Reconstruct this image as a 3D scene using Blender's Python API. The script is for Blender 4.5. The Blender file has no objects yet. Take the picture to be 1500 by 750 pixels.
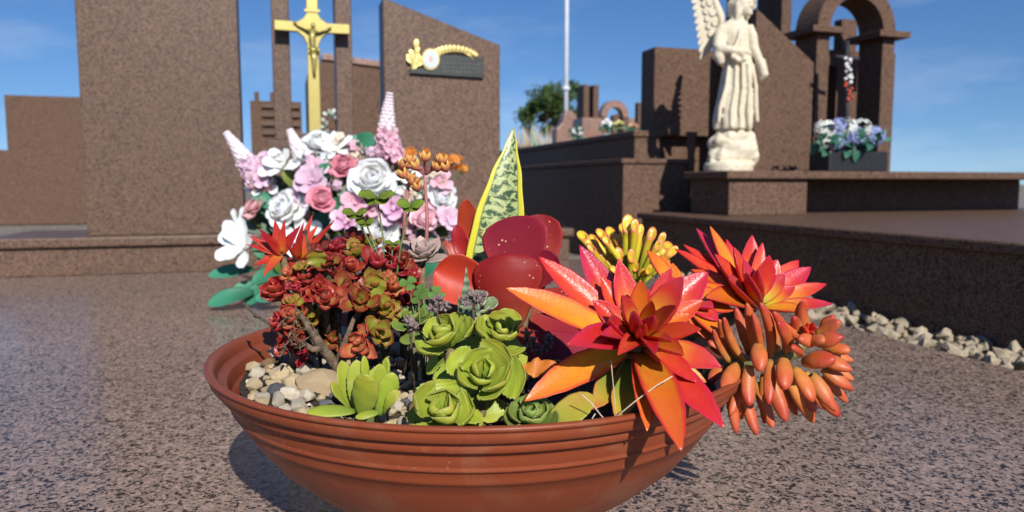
import bpy, math, random
from mathutils import Vector, Matrix, noise, Quaternion
V = Vector
R = math.radians
random.seed(7)
sc = bpy.context.scene
col = sc.collection

# ------------------------------------------------------------------ camera
F = 1080.0                      # focal length in photo pixels (photo 1500 x 750)
CAM_Z = 0.236
PITCH = math.atan(105.0 / F)
cam_d = bpy.data.cameras.new('camera')
cam = bpy.data.objects.new('camera', cam_d)
col.objects.link(cam)
cam.location = (0, 0, CAM_Z)
cam.rotation_euler = (R(90) - PITCH, 0, 0)
cam_d.sensor_width = 36.0
cam_d.lens = 36.0 * F / 1500.0
cam_d.clip_start = 0.01
cam_d.clip_end = 2000.0
cam_d.dof.use_dof = True
cam_d.dof.focus_distance = 0.44
cam_d.dof.aperture_fstop = 11.5
sc.camera = cam

# ------------------------------------------------------------------ sky, sun, exposure
SUN_AZ, SUN_EL = R(18), R(33)   # to the right behind the camera
w = bpy.data.worlds.new('World')
sc.world = w
w.use_nodes = True
nt = w.node_tree
bg = nt.nodes['Background']
sky = nt.nodes.new('ShaderNodeTexSky')
sky.sky_type = 'NISHITA'
sky.sun_disc = False
sky.sun_elevation = SUN_EL
sky.sun_rotation = math.pi - SUN_AZ
sky.altitude = 0
sky.air_density = 1.0
sky.dust_density = 0.1
sky.ozone_density = 4.0
hsv = nt.nodes.new('ShaderNodeHueSaturation')
hsv.inputs['Saturation'].default_value = 1.2
hsv.inputs['Hue'].default_value = .508
tcw = nt.nodes.new('ShaderNodeTexCoord')
lift = nt.nodes.new('ShaderNodeVectorMath')      # look a little higher up the sky dome: a clear day without horizon haze
lift.operation = 'ADD'
lift.inputs[1].default_value = (0, 0, .085)
nt.links.new(tcw.outputs['Generated'], lift.inputs[0])
nt.links.new(lift.outputs[0], sky.inputs['Vector'])
nt.links.new(sky.outputs[0], hsv.inputs['Color'])
cmap = nt.nodes.new('ShaderNodeMapping')
cmap.inputs['Scale'].default_value = (2.2, 2.2, 9)
nt.links.new(tcw.outputs['Generated'], cmap.inputs[0])
cln = nt.nodes.new('ShaderNodeTexNoise')
cln.inputs['Scale'].default_value = 1.6
cln.inputs['Detail'].default_value = 6
cln.inputs['Roughness'].default_value = .6
nt.links.new(cmap.outputs[0], cln.inputs['Vector'])
clr = nt.nodes.new('ShaderNodeValToRGB')
clr.color_ramp.elements[0].position = .5
clr.color_ramp.elements[0].color = (0, 0, 0, 1)
clr.color_ramp.elements[1].position = .8
clr.color_ramp.elements[1].color = (.22, .22, .22, 1)
nt.links.new(cln.outputs[0], clr.inputs[0])
wisp = nt.nodes.new('ShaderNodeMix')
wisp.data_type = 'RGBA'
nt.links.new(clr.outputs[0], wisp.inputs[0])
nt.links.new(hsv.outputs[0], wisp.inputs[6])
wisp.inputs[7].default_value = (8.0, 8.6, 9.2, 1)      # thin high cloud
nt.links.new(wisp.outputs[2], bg.inputs[0])
bg.inputs[1].default_value = 0.1
sun_d = bpy.data.lights.new('sun', 'SUN')
sun_d.energy = 5.0
sun_d.angle = R(0.5)
sun_d.color = (1.0, 0.94, 0.85)
sun = bpy.data.objects.new('sun', sun_d)
col.objects.link(sun)
TO_SUN = V((math.sin(SUN_AZ) * math.cos(SUN_EL), -math.cos(SUN_AZ) * math.cos(SUN_EL), math.sin(SUN_EL)))
sun.rotation_euler = (-TO_SUN).to_track_quat('-Z', 'Y').to_euler()
sun.location = TO_SUN * 20
vs = sc.view_settings
vs.view_transform = 'Standard'
vs.look = 'None'
vs.exposure = 0.12
vs.gamma = 1.0
vs.use_curve_mapping = False
sc.render.engine = 'CYCLES'
sc.cycles.use_denoising = True
sc.cycles.max_bounces = 6
sc.cycles.caustics_reflective = False
sc.cycles.caustics_refractive = False

# ------------------------------------------------------------------ helpers: points
def ray(px, py):
    a, b = (px - 750) / F, (375 - py) / F
    return V((a, math.cos(PITCH) + b * math.sin(PITCH), -math.sin(PITCH) + b * math.cos(PITCH)))

def at(px, py, Y):
    d = ray(px, py)
    p = d * (Y / d.y)
    return V((p.x, p.y, p.z + CAM_Z))

PHI = R(17)
U = V((math.cos(PHI), math.sin(PHI), 0))
W = V((-math.sin(PHI), math.cos(PHI), 0))

def a_at(px, P, b=0.0):
    """distance along U from P (shifted b along W) at which pixel column px is met"""
    k = (px - 750) / F
    Q = P + W * b
    return (k * Q.y - Q.x) / (U.x - k * U.y)

def z_at(py, Y, px=750):
    return at(px, py, Y).z

# ------------------------------------------------------------------ helpers: mesh builder
PROF = {
    'lance': [(0, .42), (.12, .62), (.3, .88), (.5, 1), (.7, .86), (.86, .52), (.95, .22), (1, .02)],
    'tri': [(0, .7), (.15, .95), (.3, 1), (.5, .82), (.75, .45), (.92, .16), (1, .02)],
    'spat': [(0, .22), (.2, .34), (.42, .62), (.64, .95), (.78, 1), (.9, .8), (.97, .45), (1, .04)],
    'round': [(0, .3), (.12, .6), (.3, .9), (.5, 1), (.7, .96), (.86, .72), (.96, .38), (1, .04)],
    'petal': [(0, .3), (.25, .6), (.5, .88), (.72, 1), (.88, .86), (.97, .45), (1, .05)],
    'saus': [(0, .5), (.15, .75), (.4, 1), (.65, .97), (.84, .74), (.95, .42), (1, .03)],
    'chunk': [(0, .5), (.2, .85), (.45, 1), (.65, .86), (.82, .55), (.94, .24), (1, .02)],
    'paddle': [(0, .3), (.2, .5), (.45, .82), (.65, .98), (.78, 1), (.9, .84), (.97, .52), (1, .12)],
    'sword': [(0, .62), (.2, .85), (.42, 1), (.6, .9), (.78, .58), (.92, .22), (1, .02)],
}

def prof(name, t):
    pts = PROF[name]
    for i in range(len(pts) - 1):
        (t0, w0), (t1, w1) = pts[i], pts[i + 1]
        if t <= t1:
            k = (t - t0) / (t1 - t0)
            k2 = k * k * (3 - 2 * k) * .5 + k * .5
            return w0 + (w1 - w0) * k2
    return pts[-1][1]

class MB:
    def __init__(s):
        s.v, s.f, s.uv = [], [], []

    def grid(s, rows, closed=True, cap0=False, cap1=False, uvs=None):
        n = len(rows[0])
        base = len(s.v)
        for i, r in enumerate(rows):
            for j, p in enumerate(r):
                s.v.append(tuple(p))
                s.uv.append(uvs[i][j] if uvs else (j / n, i / max(1, len(rows) - 1)))
        m = n if closed else n - 1
        for i in range(len(rows) - 1):
            for j in range(m):
                a = base + i * n + j
                b = base + i * n + (j + 1) % n
                s.f.append((a, b, b + n, a + n))
        if cap0:
            s.f.append(tuple(base + j for j in reversed(range(n))))
        if cap1:
            o = base + (len(rows) - 1) * n
            s.f.append(tuple(o + j for j in range(n)))

    def leaf(s, b, e, N, hw, th, bend=0.0, cup=0.0, shape='lance', nT=12, k=6, keel=0.0, cren=0.0, ncren=7,
             twist=0.0, flat_top=.35, wav=0.0, seed=0.0):
        b, e = V(b), V(e)
        d = e - b
        L = d.length
        if L < 1e-7:
            return
        d = d / L
        N = V(N)
        N = N - d * N.dot(d)
        if N.length < 1e-5:
            N = d.orthogonal()
        N.normalize()
        c = (b + e) / 2 + N * bend * L
        rows, uvs = [], []
        n = 2 * k
        for i in range(nT + 1):
            q = i / nT
            t = q + (math.sin(math.pi * q) * .0) if nT < 6 else .5 * q + .5 * (1 - (1 - q) ** 2) * (1) if q > 0 else 0
            t = min(1, t)
            p = b * (1 - t) ** 2 + c * 2 * t * (1 - t) + e * t * t
            T = ((c - b) * (1 - t) + (e - c) * t).normalized()
            n0 = (N - T * N.dot(T)).normalized()
            S = T.cross(n0).normalized()
            if twist:
                qn = Quaternion(T, twist * t)
                S, n0 = qn @ S, qn @ n0
            wv = prof(shape, t)
            ww = hw * wv
            tt = th * (.25 + .75 * wv) * (1 if t < 1 else .1)
            if cren:
                ww *= 1 + cren * abs(math.sin(ncren * math.pi * t + seed)) * (1 if t > .35 else 0) - cren * .4
            row, uvr = [], []
            for j in range(n):
                a = 2 * math.pi * j / n
                x = math.cos(a)
                yy = math.sin(a)
                h = tt * yy * (flat_top if yy > 0 else 1.0)
                off = cup * ww * (x * x - .35) + keel * ww * abs(x)
                if wav:
                    off += wav * ww * math.sin(ncren * 2 * t + 2.2 * x + seed) * abs(x)
                row.append(p + S * (x * ww) + n0 * (h + off))
                uvr.append((.5 + .5 * x, t))
            rows.append(row)
            uvs.append(uvr)
        s.grid(rows, True, True, True, uvs)

    def tube(s, pts, radii, n=8, cap=True):
        pts = [V(p) for p in pts]
        if not isinstance(radii, (list, tuple)):
            radii = [radii] * len(pts)
        rows = []
        prev = None
        for i, p in enumerate(pts):
            T = (pts[min(i + 1, len(pts) - 1)] - pts[max(i - 1, 0)]).normalized()
            if prev is None:
                a = T.orthogonal().normalized()
            else:
                a = prev - T * prev.dot(T)
                a = a.normalized() if a.length > 1e-6 else T.orthogonal().normalized()
            prev = a
            bb = T.cross(a)
            rows.append([p + (a * math.cos(2 * math.pi * j / n) + bb * math.sin(2 * math.pi * j / n)) * radii[i] for j in range(n)])
        s.grid(rows, True, cap, cap)

    def lathe(s, c, pr, n=64, fn=None):
        c = V(c)
        rows = []
        for i, (r, z) in enumerate(pr):
            rows.append([c + V((r * math.cos(2 * math.pi * j / n), r * math.sin(2 * math.pi * j / n), z)) for j in range(n)])
        s.grid(rows, True, False, False)

    def ball(s, c, rx, ry=None, rz=None, n=10, m=7, nz=0.0, seed=0, M=None):
        ry = ry or rx
        rz = rz or rx
        c = V(c)
        rows = []
        for i in range(m + 1):
            th = math.pi * min(max(i / m, .02), .98)
            row = []
            for j in range(n):
                ph = 2 * math.pi * j / n
                d = V((math.sin(th) * math.cos(ph), math.sin(th) * math.sin(ph), -math.cos(th)))
                q = 1 + (nz * noise.noise(d * 1.7 + V((seed * 3.1, seed * 1.7, seed))) if nz else 0)
                p = V((d.x * rx * q, d.y * ry * q, d.z * rz * q))
                if M:
                    p = M @ p
                row.append(c + p)
            rows.append(row)
        s.grid(rows, True, True, True)

    def box(s, P, a0, a1, b0, b1, z0, z1, u=None, v=None):
        u = u or U
        v = v or W
        o = len(s.v)
        P = V((P[0], P[1], 0))
        for z in (z0, z1):
            for (a, b) in ((a0, b0), (a1, b0), (a1, b1), (a0, b1)):
                q = P + u * a + v * b
                s.v.append((q.x, q.y, z))
                s.uv.append((0, 0))
        for f in ((3, 2, 1, 0), (4, 5, 6, 7), (0, 1, 5, 4), (1, 2, 6, 5), (2, 3, 7, 6), (3, 0, 4, 7)):
            s.f.append(tuple(o + i for i in f))

    def prism(s, pts, off):
        """closed outline (list of points) extruded by vector off"""
        n = len(pts)
        o = len(s.v)
        off = V(off)
        for p in pts:
            s.v.append(tuple(V(p)))
            s.uv.append((0, 0))
        for p in pts:
            s.v.append(tuple(V(p) + off))
            s.uv.append((0, 0))
        s.f.append(tuple(o + i for i in reversed(range(n))))
        s.f.append(tuple(o + n + i for i in range(n)))
        for i in range(n):
            j = (i + 1) % n
            s.f.append((o + i, o + j, o + n + j, o + n + i))

    def build(s, name, mat, parent=None, smooth=True, bevel=0.0, origin=None, fixn=True):
        org = V(origin) if origin is not None else (parent_loc(parent) if parent else V((0, 0, 0)))
        me = bpy.data.meshes.new(name)
        me.from_pydata([tuple(V(p) - org) for p in s.v], [], s.f)
        uvl = me.uv_layers.new(name='UVMap')
        vi = [0] * len(me.loops)
        me.loops.foreach_get('vertex_index', vi)
        flat = []
        for i in vi:
            flat.extend(s.uv[i])
        uvl.data.foreach_set('uv', flat)
        if smooth:
            me.polygons.foreach_set('use_smooth', [True] * len(me.polygons))
        me.update()
        if fixn:
            import bmesh
            bm = bmesh.new()
            bm.from_mesh(me)
            bmesh.ops.recalc_face_normals(bm, faces=bm.faces)
            bm.to_mesh(me)
            bm.free()
        if mat:
            me.materials.append(mat)
        o = bpy.data.objects.new(name, me)
        col.objects.link(o)
        if parent:
            o.parent = parent
        else:
            o.location = org
        if bevel:
            m = o.modifiers.new('bevel', 'BEVEL')
            m.width = bevel
            m.segments = 2
            m.limit_method = 'ANGLE'
        return o

def parent_loc(o):
    p = V(o.location)
    while o.parent:
        o = o.parent
        p += V(o.location)
    return p

def thing(name, label, cat, loc, group=None):
    o = bpy.data.objects.new(name, None)
    o.empty_display_size = .02
    col.objects.link(o)
    o.location = loc
    o['label'] = label
    o['category'] = cat
    if group:
        o['group'] = group
    return o

def tag(o, label, cat, group=None):
    o['label'] = label
    o['category'] = cat
    if group:
        o['group'] = group
    return o

def rnd(a, b):
    return random.uniform(a, b)

# ------------------------------------------------------------------ helpers: materials
def lin(c):
    return tuple(((x / 255) / 12.92 if x / 255 <= .04045 else ((x / 255 + .055) / 1.055) ** 2.4) for x in c)

class Mat:
    def __init__(s, name):
        s.m = bpy.data.materials.new(name)
        s.m.use_nodes = True
        s.t = s.m.node_tree
        s.b = s.t.nodes['Principled BSDF']

    def n(s, typ, **kw):
        x = s.t.nodes.new(typ)
        for k, v in kw.items():
            if k.startswith('i_'):
                key = k[2:]
                key = int(key) if key.isdigit() else key
                x.inputs[key].default_value = v
            else:
                setattr(x, k, v)
        return x

    def l(s, a, b):
        s.t.links.new(a, b)

    def ramp(s, fac, stops, interp='LINEAR'):
        r = s.t.nodes.new('ShaderNodeValToRGB')
        cr = r.color_ramp
        cr.interpolation = interp
        while len(cr.elements) < len(stops):
            cr.elements.new(.5)
        for e, (p, c) in zip(cr.elements, stops):
            e.position = p
            e.color = (*c, 1) if len(c) == 3 else c
        s.l(fac, r.inputs[0])
        return r.outputs[0]

    def mix(s, fac, a, b, mode='MIX'):
        m = s.t.nodes.new('ShaderNodeMix')
        m.data_type = 'RGBA'
        m.blend_type = mode
        for val, idx in ((fac, 0), (a, 6), (b, 7)):
            if isinstance(val, (int, float)):
                m.inputs[idx].default_value = val
            elif isinstance(val, tuple):
                m.inputs[idx].default_value = (*val, 1) if len(val) == 3 else val
            else:
                s.l(val, m.inputs[idx])
        return m.outputs[2]

    def math(s, op, a, b=0.0):
        m = s.t.nodes.new('ShaderNodeMath')
        m.operation = op
        for i, val in enumerate((a, b)):
            if isinstance(val, (int, float)):
                m.inputs[i].default_value = val
            else:
                s.l(val, m.inputs[i])
        return m.outputs[0]

    def coords(s, which='Object'):
        return s.n('ShaderNodeTexCoord').outputs[which]

    def noise(s, scale, detail=3, rough=.55, vec=None, dist=0.0):
        x = s.n('ShaderNodeTexNoise', i_Scale=scale, i_Detail=detail, i_Roughness=rough, i_Distortion=dist)
        s.l(vec if vec is not None else s.coords(), x.inputs['Vector'])
        return x

    def bump(s, h, strength=.3, dist=.001):
        b = s.n('ShaderNodeBump', i_Strength=strength, i_Distance=dist)
        s.l(h, b.inputs['Height'])
        s.l(b.outputs[0], s.b.inputs['Normal'])

def world_pos(M):
    g = M.n('ShaderNodeNewGeometry')
    return g.outputs['Position']

def granite(name, light, mid, dark, rough=.25, scale=1.0, fleck=.43, spec=.5):
    M = Mat(name)
    p = world_pos(M)
    nd = M.noise(330 * scale, 2, .5, p)
    ns = M.n('ShaderNodeVectorMath', operation='SCALE')
    ns.inputs['Scale'].default_value = .0055 / scale
    M.l(nd.outputs['Color'], ns.inputs[0])
    pv = M.n('ShaderNodeVectorMath', operation='ADD')
    M.l(p, pv.inputs[0]); M.l(ns.outputs[0], pv.inputs[1])
    vor = M.n('ShaderNodeTexVoronoi', i_Scale=290 * scale)
    M.l(pv.outputs[0], vor.inputs['Vector'])
    vo2 = M.n('ShaderNodeTexVoronoi', i_Scale=520 * scale)
    M.l(pv.outputs[0], vo2.inputs['Vector'])
    sx = M.n('ShaderNodeSeparateXYZ'); M.l(vor.outputs['Color'], sx.inputs[0])
    s2 = M.n('ShaderNodeSeparateXYZ'); M.l(vo2.outputs['Color'], s2.inputs[0])
    n2 = M.noise(700 * scale, 2, .5, p)
    n3 = M.noise(45 * scale, 3, .5, p)
    base = M.mix(sx.outputs[1], light, mid)
    base = M.mix(M.math('MULTIPLY', s2.outputs[1], .5), base, mid)
    base = M.mix(M.ramp(sx.outputs[2], [(.8, (0, 0, 0)), (.84, (.6, .6, .6))]), base, tuple(x * 1.35 for x in light))
    f = M.math('ADD', sx.outputs[0], M.math('MULTIPLY', M.math('SUBTRACT', n3.outputs[0], .5), .4))
    fl = M.ramp(f, [(fleck - .04, (1, 1, 1)), (fleck + .04, (0, 0, 0))])
    f2 = M.math('ADD', s2.outputs[0], M.math('MULTIPLY', M.math('SUBTRACT', n3.outputs[0], .5), .3))
    fl2 = M.ramp(f2, [(fleck * .5 - .03, (1, 1, 1)), (fleck * .5 + .03, (0, 0, 0))])
    c = M.mix(fl, base, dark)
    c = M.mix(fl2, c, dark)
    n4 = M.noise(1.3, 3, .5, p)
    c = M.mix(M.ramp(n4.outputs[0], [(.3, (0, 0, 0)), (.75, (.28, .28, .28))]), c, dark)
    M.l(c, M.b.inputs['Base Color'])
    r = M.math('ADD', M.math('MULTIPLY', n4.outputs[0], .12), rough - .06)
    M.l(r, M.b.inputs['Roughness'])
    M.b.inputs['Specular IOR Level'].default_value = spec
    M.bump(n2.outputs[0], .05, .0005)
    return M.m

def leafmat(name, stops, edge=None, edge_w=.6, rough=.38, var=.12, mottle=None, mot_amt=.35, mot_scale=160, bump=.25,
            bscale=500, sss=.12, spots=None, spot_scale=160, spot_th=.12, spec=.45, transl=0.0, hue=.01):
    M = Mat(name)
    uv = M.n('ShaderNodeUVMap').outputs[0]
    sp = M.n('ShaderNodeSeparateXYZ')
    M.l(uv, sp.inputs[0])
    oc = M.coords()
    nz = M.noise(mot_scale, 3, .6, oc)
    nzb = M.noise(mot_scale * .25, 2, .5, oc)
    tv = M.math('ADD', sp.outputs[1], M.math('MULTIPLY', M.math('SUBTRACT', nzb.outputs[0], .5), .22))
    c = M.ramp(tv, stops)
    if mottle:
        c = M.mix(M.ramp(nz.outputs[0], [(.42, (0, 0, 0)), (.7, (mot_amt,) * 3)]), c, mottle)
    if edge:
        e = M.math('ABSOLUTE', M.math('SUBTRACT', M.math('MULTIPLY', sp.outputs[0], 2), 1))
        e = M.math('ADD', e, M.math('MULTIPLY', M.math('SUBTRACT', nz.outputs[0], .5), .12))
        c = M.mix(M.ramp(e, [(edge_w, (0, 0, 0)), (min(1, edge_w + .3), (1, 1, 1))]), c, edge)
    if spots:
        vor = M.n('ShaderNodeTexVoronoi', i_Scale=spot_scale)
        M.l(oc, vor.inputs['Vector'])
        n5 = M.noise(45, 2, .5, oc)
        d = M.math('ADD', vor.outputs['Distance'], M.math('MULTIPLY', M.math('SUBTRACT', .62, n5.outputs[0]), .9))
        c = M.mix(M.ramp(d, [(spot_th, (1, 1, 1)), (spot_th + .05, (0, 0, 0))]), c, spots)
    oi = M.n('ShaderNodeObjectInfo')
    hs = M.n('ShaderNodeHueSaturation')
    M.l(M.math('ADD', M.math('MULTIPLY', oi.outputs['Random'], 2 * var), 1 - var), hs.inputs['Value'])
    M.l(M.math('ADD', M.math('MULTIPLY', oi.outputs['Random'], 2 * hue), .5 - hue), hs.inputs['Hue'])
    M.l(c, hs.inputs['Color'])
    c = hs.outputs[0]
    M.l(c, M.b.inputs['Base Color'])
    rr = M.math('ADD', M.math('MULTIPLY', nz.outputs[0], .25), rough - .12)
    M.l(rr, M.b.inputs['Roughness'])
    M.b.inputs['Specular IOR Level'].default_value = spec
    if sss:
        M.b.inputs['Subsurface Weight'].default_value = sss
        M.b.inputs['Subsurface Radius'].default_value = (1, .5, .2)
        M.b.inputs['Subsurface Scale'].default_value = .003
    nb = M.noise(bscale, 2, .5, oc)
    M.bump(M.math('ADD', nb.outputs[0], nz.outputs[0]), bump, .0006)
    if transl:
        tr = M.n('ShaderNodeBsdfTranslucent')
        M.l(c, tr.inputs[0])
        mx = M.n('ShaderNodeMixShader')
        mx.inputs[0].default_value = transl
        M.l(M.b.outputs[0], mx.inputs[1])
        M.l(tr.outputs[0], mx.inputs[2])
        M.l(mx.outputs[0], M.t.nodes['Material Output'].inputs['Surface'])
    return M.m

def plain(name, colr, rough=.5, metal=0.0, var=.15, scale=60, bump=.15, spec=.5, mottle=None):
    M = Mat(name)
    nz = M.noise(scale, 4, .6)
    c2 = mottle or tuple(x * (1 - var * 2) for x in colr)
    c = M.mix(M.ramp(nz.outputs[0], [(.35, (0, 0, 0)), (.7, (1, 1, 1))]), colr, c2)
    M.l(c, M.b.inputs['Base Color'])
    M.b.inputs['Roughness'].default_value = rough
    M.b.inputs['Metallic'].default_value = metal
    M.b.inputs['Specular IOR Level'].default_value = spec
    if bump:
        M.bump(nz.outputs[0], bump, .001)
    return M.m

# granite and mineral materials
G_SLAB = granite('granite_polished_slab', (.42, .298, .235), (.28, .2, .16), (.026, .022, .02), .24, 1.25, .23, .14)
G_UP = granite('granite_upright', (.205, .128, .09), (.14, .087, .062), (.06, .038, .03), .4, 1.2, .24, .22)
G_RIGHT = granite('granite_right', (.195, .12, .083), (.135, .084, .059), (.06, .038, .03), .46, 1.2, .23, .05)
G_PINK = granite('granite_pink', (.33, .19, .14), (.27, .16, .12), (.14, .085, .07), .35, .6, .2)

# ------------------------------------------------------------------ ground
mb = MB()
mb.v = [(-900, -900, -.024), (900, -900, -.024), (900, 900, -.024), (-900, 900, -.024)]
mb.uv = [(0, 0)] * 4
mb.f = [(0, 1, 2, 3)]
Mg = Mat('cemetery_ground')
p = world_pos(Mg)
vr = Mg.n('ShaderNodeTexVoronoi', i_Scale=55)
Mg.l(p, vr.inputs['Vector'])
ng = Mg.noise(1.5, 4, .6, p)
cg = Mg.ramp(vr.outputs['Color'], [(.1, (.10, .09, .075)), (.5, (.24, .21, .17)), (.9, (.42, .38, .32))])
cg = Mg.mix(Mg.math('MULTIPLY', ng.outputs[0], .5), cg, (.12, .10, .08))
Mg.l(cg, Mg.b.inputs['Base Color'])
Mg.b.inputs['Roughness'].default_value = .9
Mg.bump(vr.outputs['Distance'], .8, .01)
g = mb.build('ground', Mg.m, smooth=False)
g['kind'] = 'structure'

# ------------------------------------------------------------------ the tomb that carries the bowl
P1 = V((.18, 2.3, 0))           # right front end of its headstone ledge
root = thing('tomb_slab', 'wide polished brown granite tomb slab lying under the terracotta bowl and the bouquet', 'tomb slab', (0, 1, 0))
mb = MB(); mb.box(P1, -1.62, .045, -3.4, .02, -.05, 0)
mb.build('slab_top', G_SLAB, root, False, .004)

root = thing('headstone', 'brown granite headstone with slanted wings and two slim posts around the brass crucifix', 'headstone', P1 + U * -.77)
mb = MB(); mb.box(P1, -1.56, 0, .0, .34, .0, .074); mb.build('base_ledge', G_UP, root, False, .003)
mb = MB(); mb.box(P1, -1.572, .012, -.014, .352, .074, .1); mb.build('ledge_cap', G_UP, root, False, .005)
aL_in, aL_out = a_at(358, P1, .04), None
aR_in, aR_out = a_at(566, P1, .04), a_at(733, P1, .04)
wd = aR_out - aR_in
YR0, YR1 = (P1 + U * aR_in + W * .04).y, (P1 + U * aR_out + W * .04).y
zi, zo = z_at(-4, YR0), z_at(66, YR1)
def wing(a_in, a_out, up=0.0):
    q = [(a_in, .1), (a_out, .1), (a_out, zo + up), (a_in, zi + up)]
    m = MB(); m.prism([P1 + U * a + W * .04 + V((0, 0, z)) for a, z in q], W * .1)
    return m
wing(aR_in, aR_out).build('wing_slab', G_UP, root, False, .003)
wing(aL_in, aL_in - wd * 1.12, .09).build('wing_slab', G_UP, root, False, .003)
for (x0, x1) in ((406, 432), (497, 521)):
    mb = MB(); mb.box(P1, a_at(x0, P1, .06), a_at(x1, P1, .06), .06, .14, .1, 1.0)
    mb.build('post', G_UP, root, False, .003)
# stepped plinth behind the bouquet, under the cross
a0, a1 = a_at(384, P1, .0), a_at(545, P1, .0)
zt = z_at(194, (P1 + U * a_at(463, P1)).y)
for k in range(3):
    mb = MB(); mb.box(P1, a0 + .018 * (2 - k) - .0, a1 - .018 * (2 - k), .002 + .014 * (2 - k) - .0, .055 + .001 * k, .1 if k == 0 else zt - .024 * (3 - k) + .0, zt - .024 * (2 - k))
    if k == 0:
        pass
    mb = MB()
    top = zt - .022 * (2 - k)
    ins = .02 * k
    bot = .1 if k == 0 else zt - .022 * (3 - k)
    mb.box(P1, a0 + ins, a1 - ins, -.0 + .012 * k + .002, .05 - .001 * k + .008, bot, top)
    mb.build('plinth_step', G_UP, root, False, .003)

# brass
Mb_ = Mat('brass')
nz = Mb_.noise(40, 3, .5)
cb = Mb_.mix(nz.outputs[0], (.46, .39, .13), (.36, .29, .085))
Mb_.l(cb, Mb_.b.inputs['Base Color'])
Mb_.b.inputs['Metallic'].default_value = .5
Mb_.b.inputs['Roughness'].default_value = .42
BRASS = Mb_.m
DARKMETAL = plain('dark_plaque', (.045, .05, .045), .35, 0, .2, 30, .05)

def on_u(px, py, b):
    """point seen at pixel (px,py) on the headstone plane b behind the ledge front"""
    a = a_at(px, P1, b)
    Q = P1 + U * a + W * b
    return V((Q.x, Q.y, at(px, py, Q.y).z))

# crucifix
c = on_u(465, 40, .012)
foot = on_u(469, 193, .012)
sc_ = c.y / F
root = thing('crucifix', 'tall brass crucifix standing between the two slim granite posts', 'crucifix', V((c.x, c.y, foot.z)))
def cpt(x, z):                   # x, z in photo pixels around the crossing
    return c + U * (x * sc_ * 1.04) + V((0, 0, z * sc_))
hw, hb = 7.6, 6.8
prof_c = [(-hw - .6, -154), (hw + .6, -154), (hw, -24), (12, -14), (20, -hb), (50, -hb + .5), (50, hb + .5), (20, hb), (12, 12), (hw, 19), (hw, 60),
          (-hw, 60), (-hw, 19), (-12, 12), (-20, hb), (-50, hb + .5), (-50, -hb + .5), (-20, -hb), (-12, -14), (-hw, -24)]
mb = MB(); mb.prism([cpt(x, z) for x, z in prof_c], W * .018); mb.build('cross', BRASS, root, False, .0015)
mb = MB(); mb.prism([cpt(x, z) for x, z in [(-10.5, 21), (10.5, 21), (10.5, 25), (-10.5, 25)]], W * -.003); mb.build('band', BRASS, root, False, .0008)
fw = lambda x, z, d: cpt(x, z) - W * (d * sc_)
mb = MB()
mb.tube([fw(0, -4, 6), fw(-1, -16, 7), fw(-.5, -26, 6), fw(.5, -34, 6)], [4.2 * sc_, 5 * sc_, 4 * sc_, 4.4 * sc_], 8)
mb.tube([fw(.5, -34, 6), fw(2, -46, 8), fw(1, -58, 5), fw(1, -68, 6)], [3.6 * sc_, 3 * sc_, 2.3 * sc_, 1.6 * sc_], 8)
mb.tube([fw(-1, -34, 6), fw(0, -46, 8), fw(0, -58, 5), fw(0, -66, 6)], [3.4 * sc_, 2.8 * sc_, 2.1 * sc_, 1.5 * sc_], 8)
mb.tube([fw(-2, -7, 6), fw(-10, -3, 5), fw(-19, 1, 4), fw(-25, 6, 4)], [2.6 * sc_, 2 * sc_, 1.6 * sc_, 1.3 * sc_], 7)
mb.tube([fw(2, -7, 6), fw(10, -6, 5), fw(18, -3, 4), fw(25, 1, 4)], [2.6 * sc_, 2 * sc_, 1.6 * sc_, 1.3 * sc_], 7)
mb.ball(fw(.5, 1, 8), 3.4 * sc_, 3.4 * sc_, 4.2 * sc_, 10, 8)
mb.tube([fw(-5, -30, 7), fw(0, -34, 9), fw(5, -30, 7)], [3 * sc_, 3.4 * sc_, 3 * sc_], 7)
mb.tube([fw(5, -30, 7), fw(8, -34, 7), fw(7, -40, 6)], [2.2 * sc_, 2 * sc_, .8 * sc_], 6)
mb.build('figure', BRASS, root)

# plaque with gold leaves on the right wing
B0 = .04
def pq(px, py, d=.0):
    return on_u(px, py, B0) - W * d
q = pq(668, 95)
root = thing('plaque', 'dark memorial plaque with gold leaf wreath and small oval portrait on the headstone wing', 'plaque', q)
mb = MB(); mb.prism([pq(x, y, .004) for x, y in [(602, 108), (708, 115), (708, 86), (640, 80), (634, 99), (604, 102)]], -W * .008)
mb.build('panel', DARKMETAL, root, False, .001)
GOLD = plain('gilded_leaf', (.74, .60, .22), .42, .5, .15, 200, .1)
mb = MB()
for (x, y, dx, dy, s) in [(612, 66, 0, -6, 5.5), (613, 75, 1, -5, 5.0), (606, 80, -3, -6, 5), (604, 90, -4, -3, 5.5), (610, 91, 1, -6, 5.5), (616, 94, 5, -3, 5),
                          (607, 86, -2, -6, 5), (613, 84, 3, -5, 4.5), (602, 85, -4, -4, 4), (609, 99, 3, -4, 4.5), (618, 88, 2, -5, 4)]:
    sz = q.y / F
    ctr = pq(x, y, .010)
    dr = (U * dx - V((0, 0, dy))).normalized() * s * 1.35 * sz
    mb.leaf(ctr - dr, ctr + dr, -W, s * sz * .75, .002, .1, .2, 'round', 8, 4)
mb.tube([pq(600, 103, .012), pq(606, 95, .012), pq(611, 80, .012), pq(613, 64, .012)], .0012, 6)
mb.build('gold_sprig', GOLD, root)
mb = MB()
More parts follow.
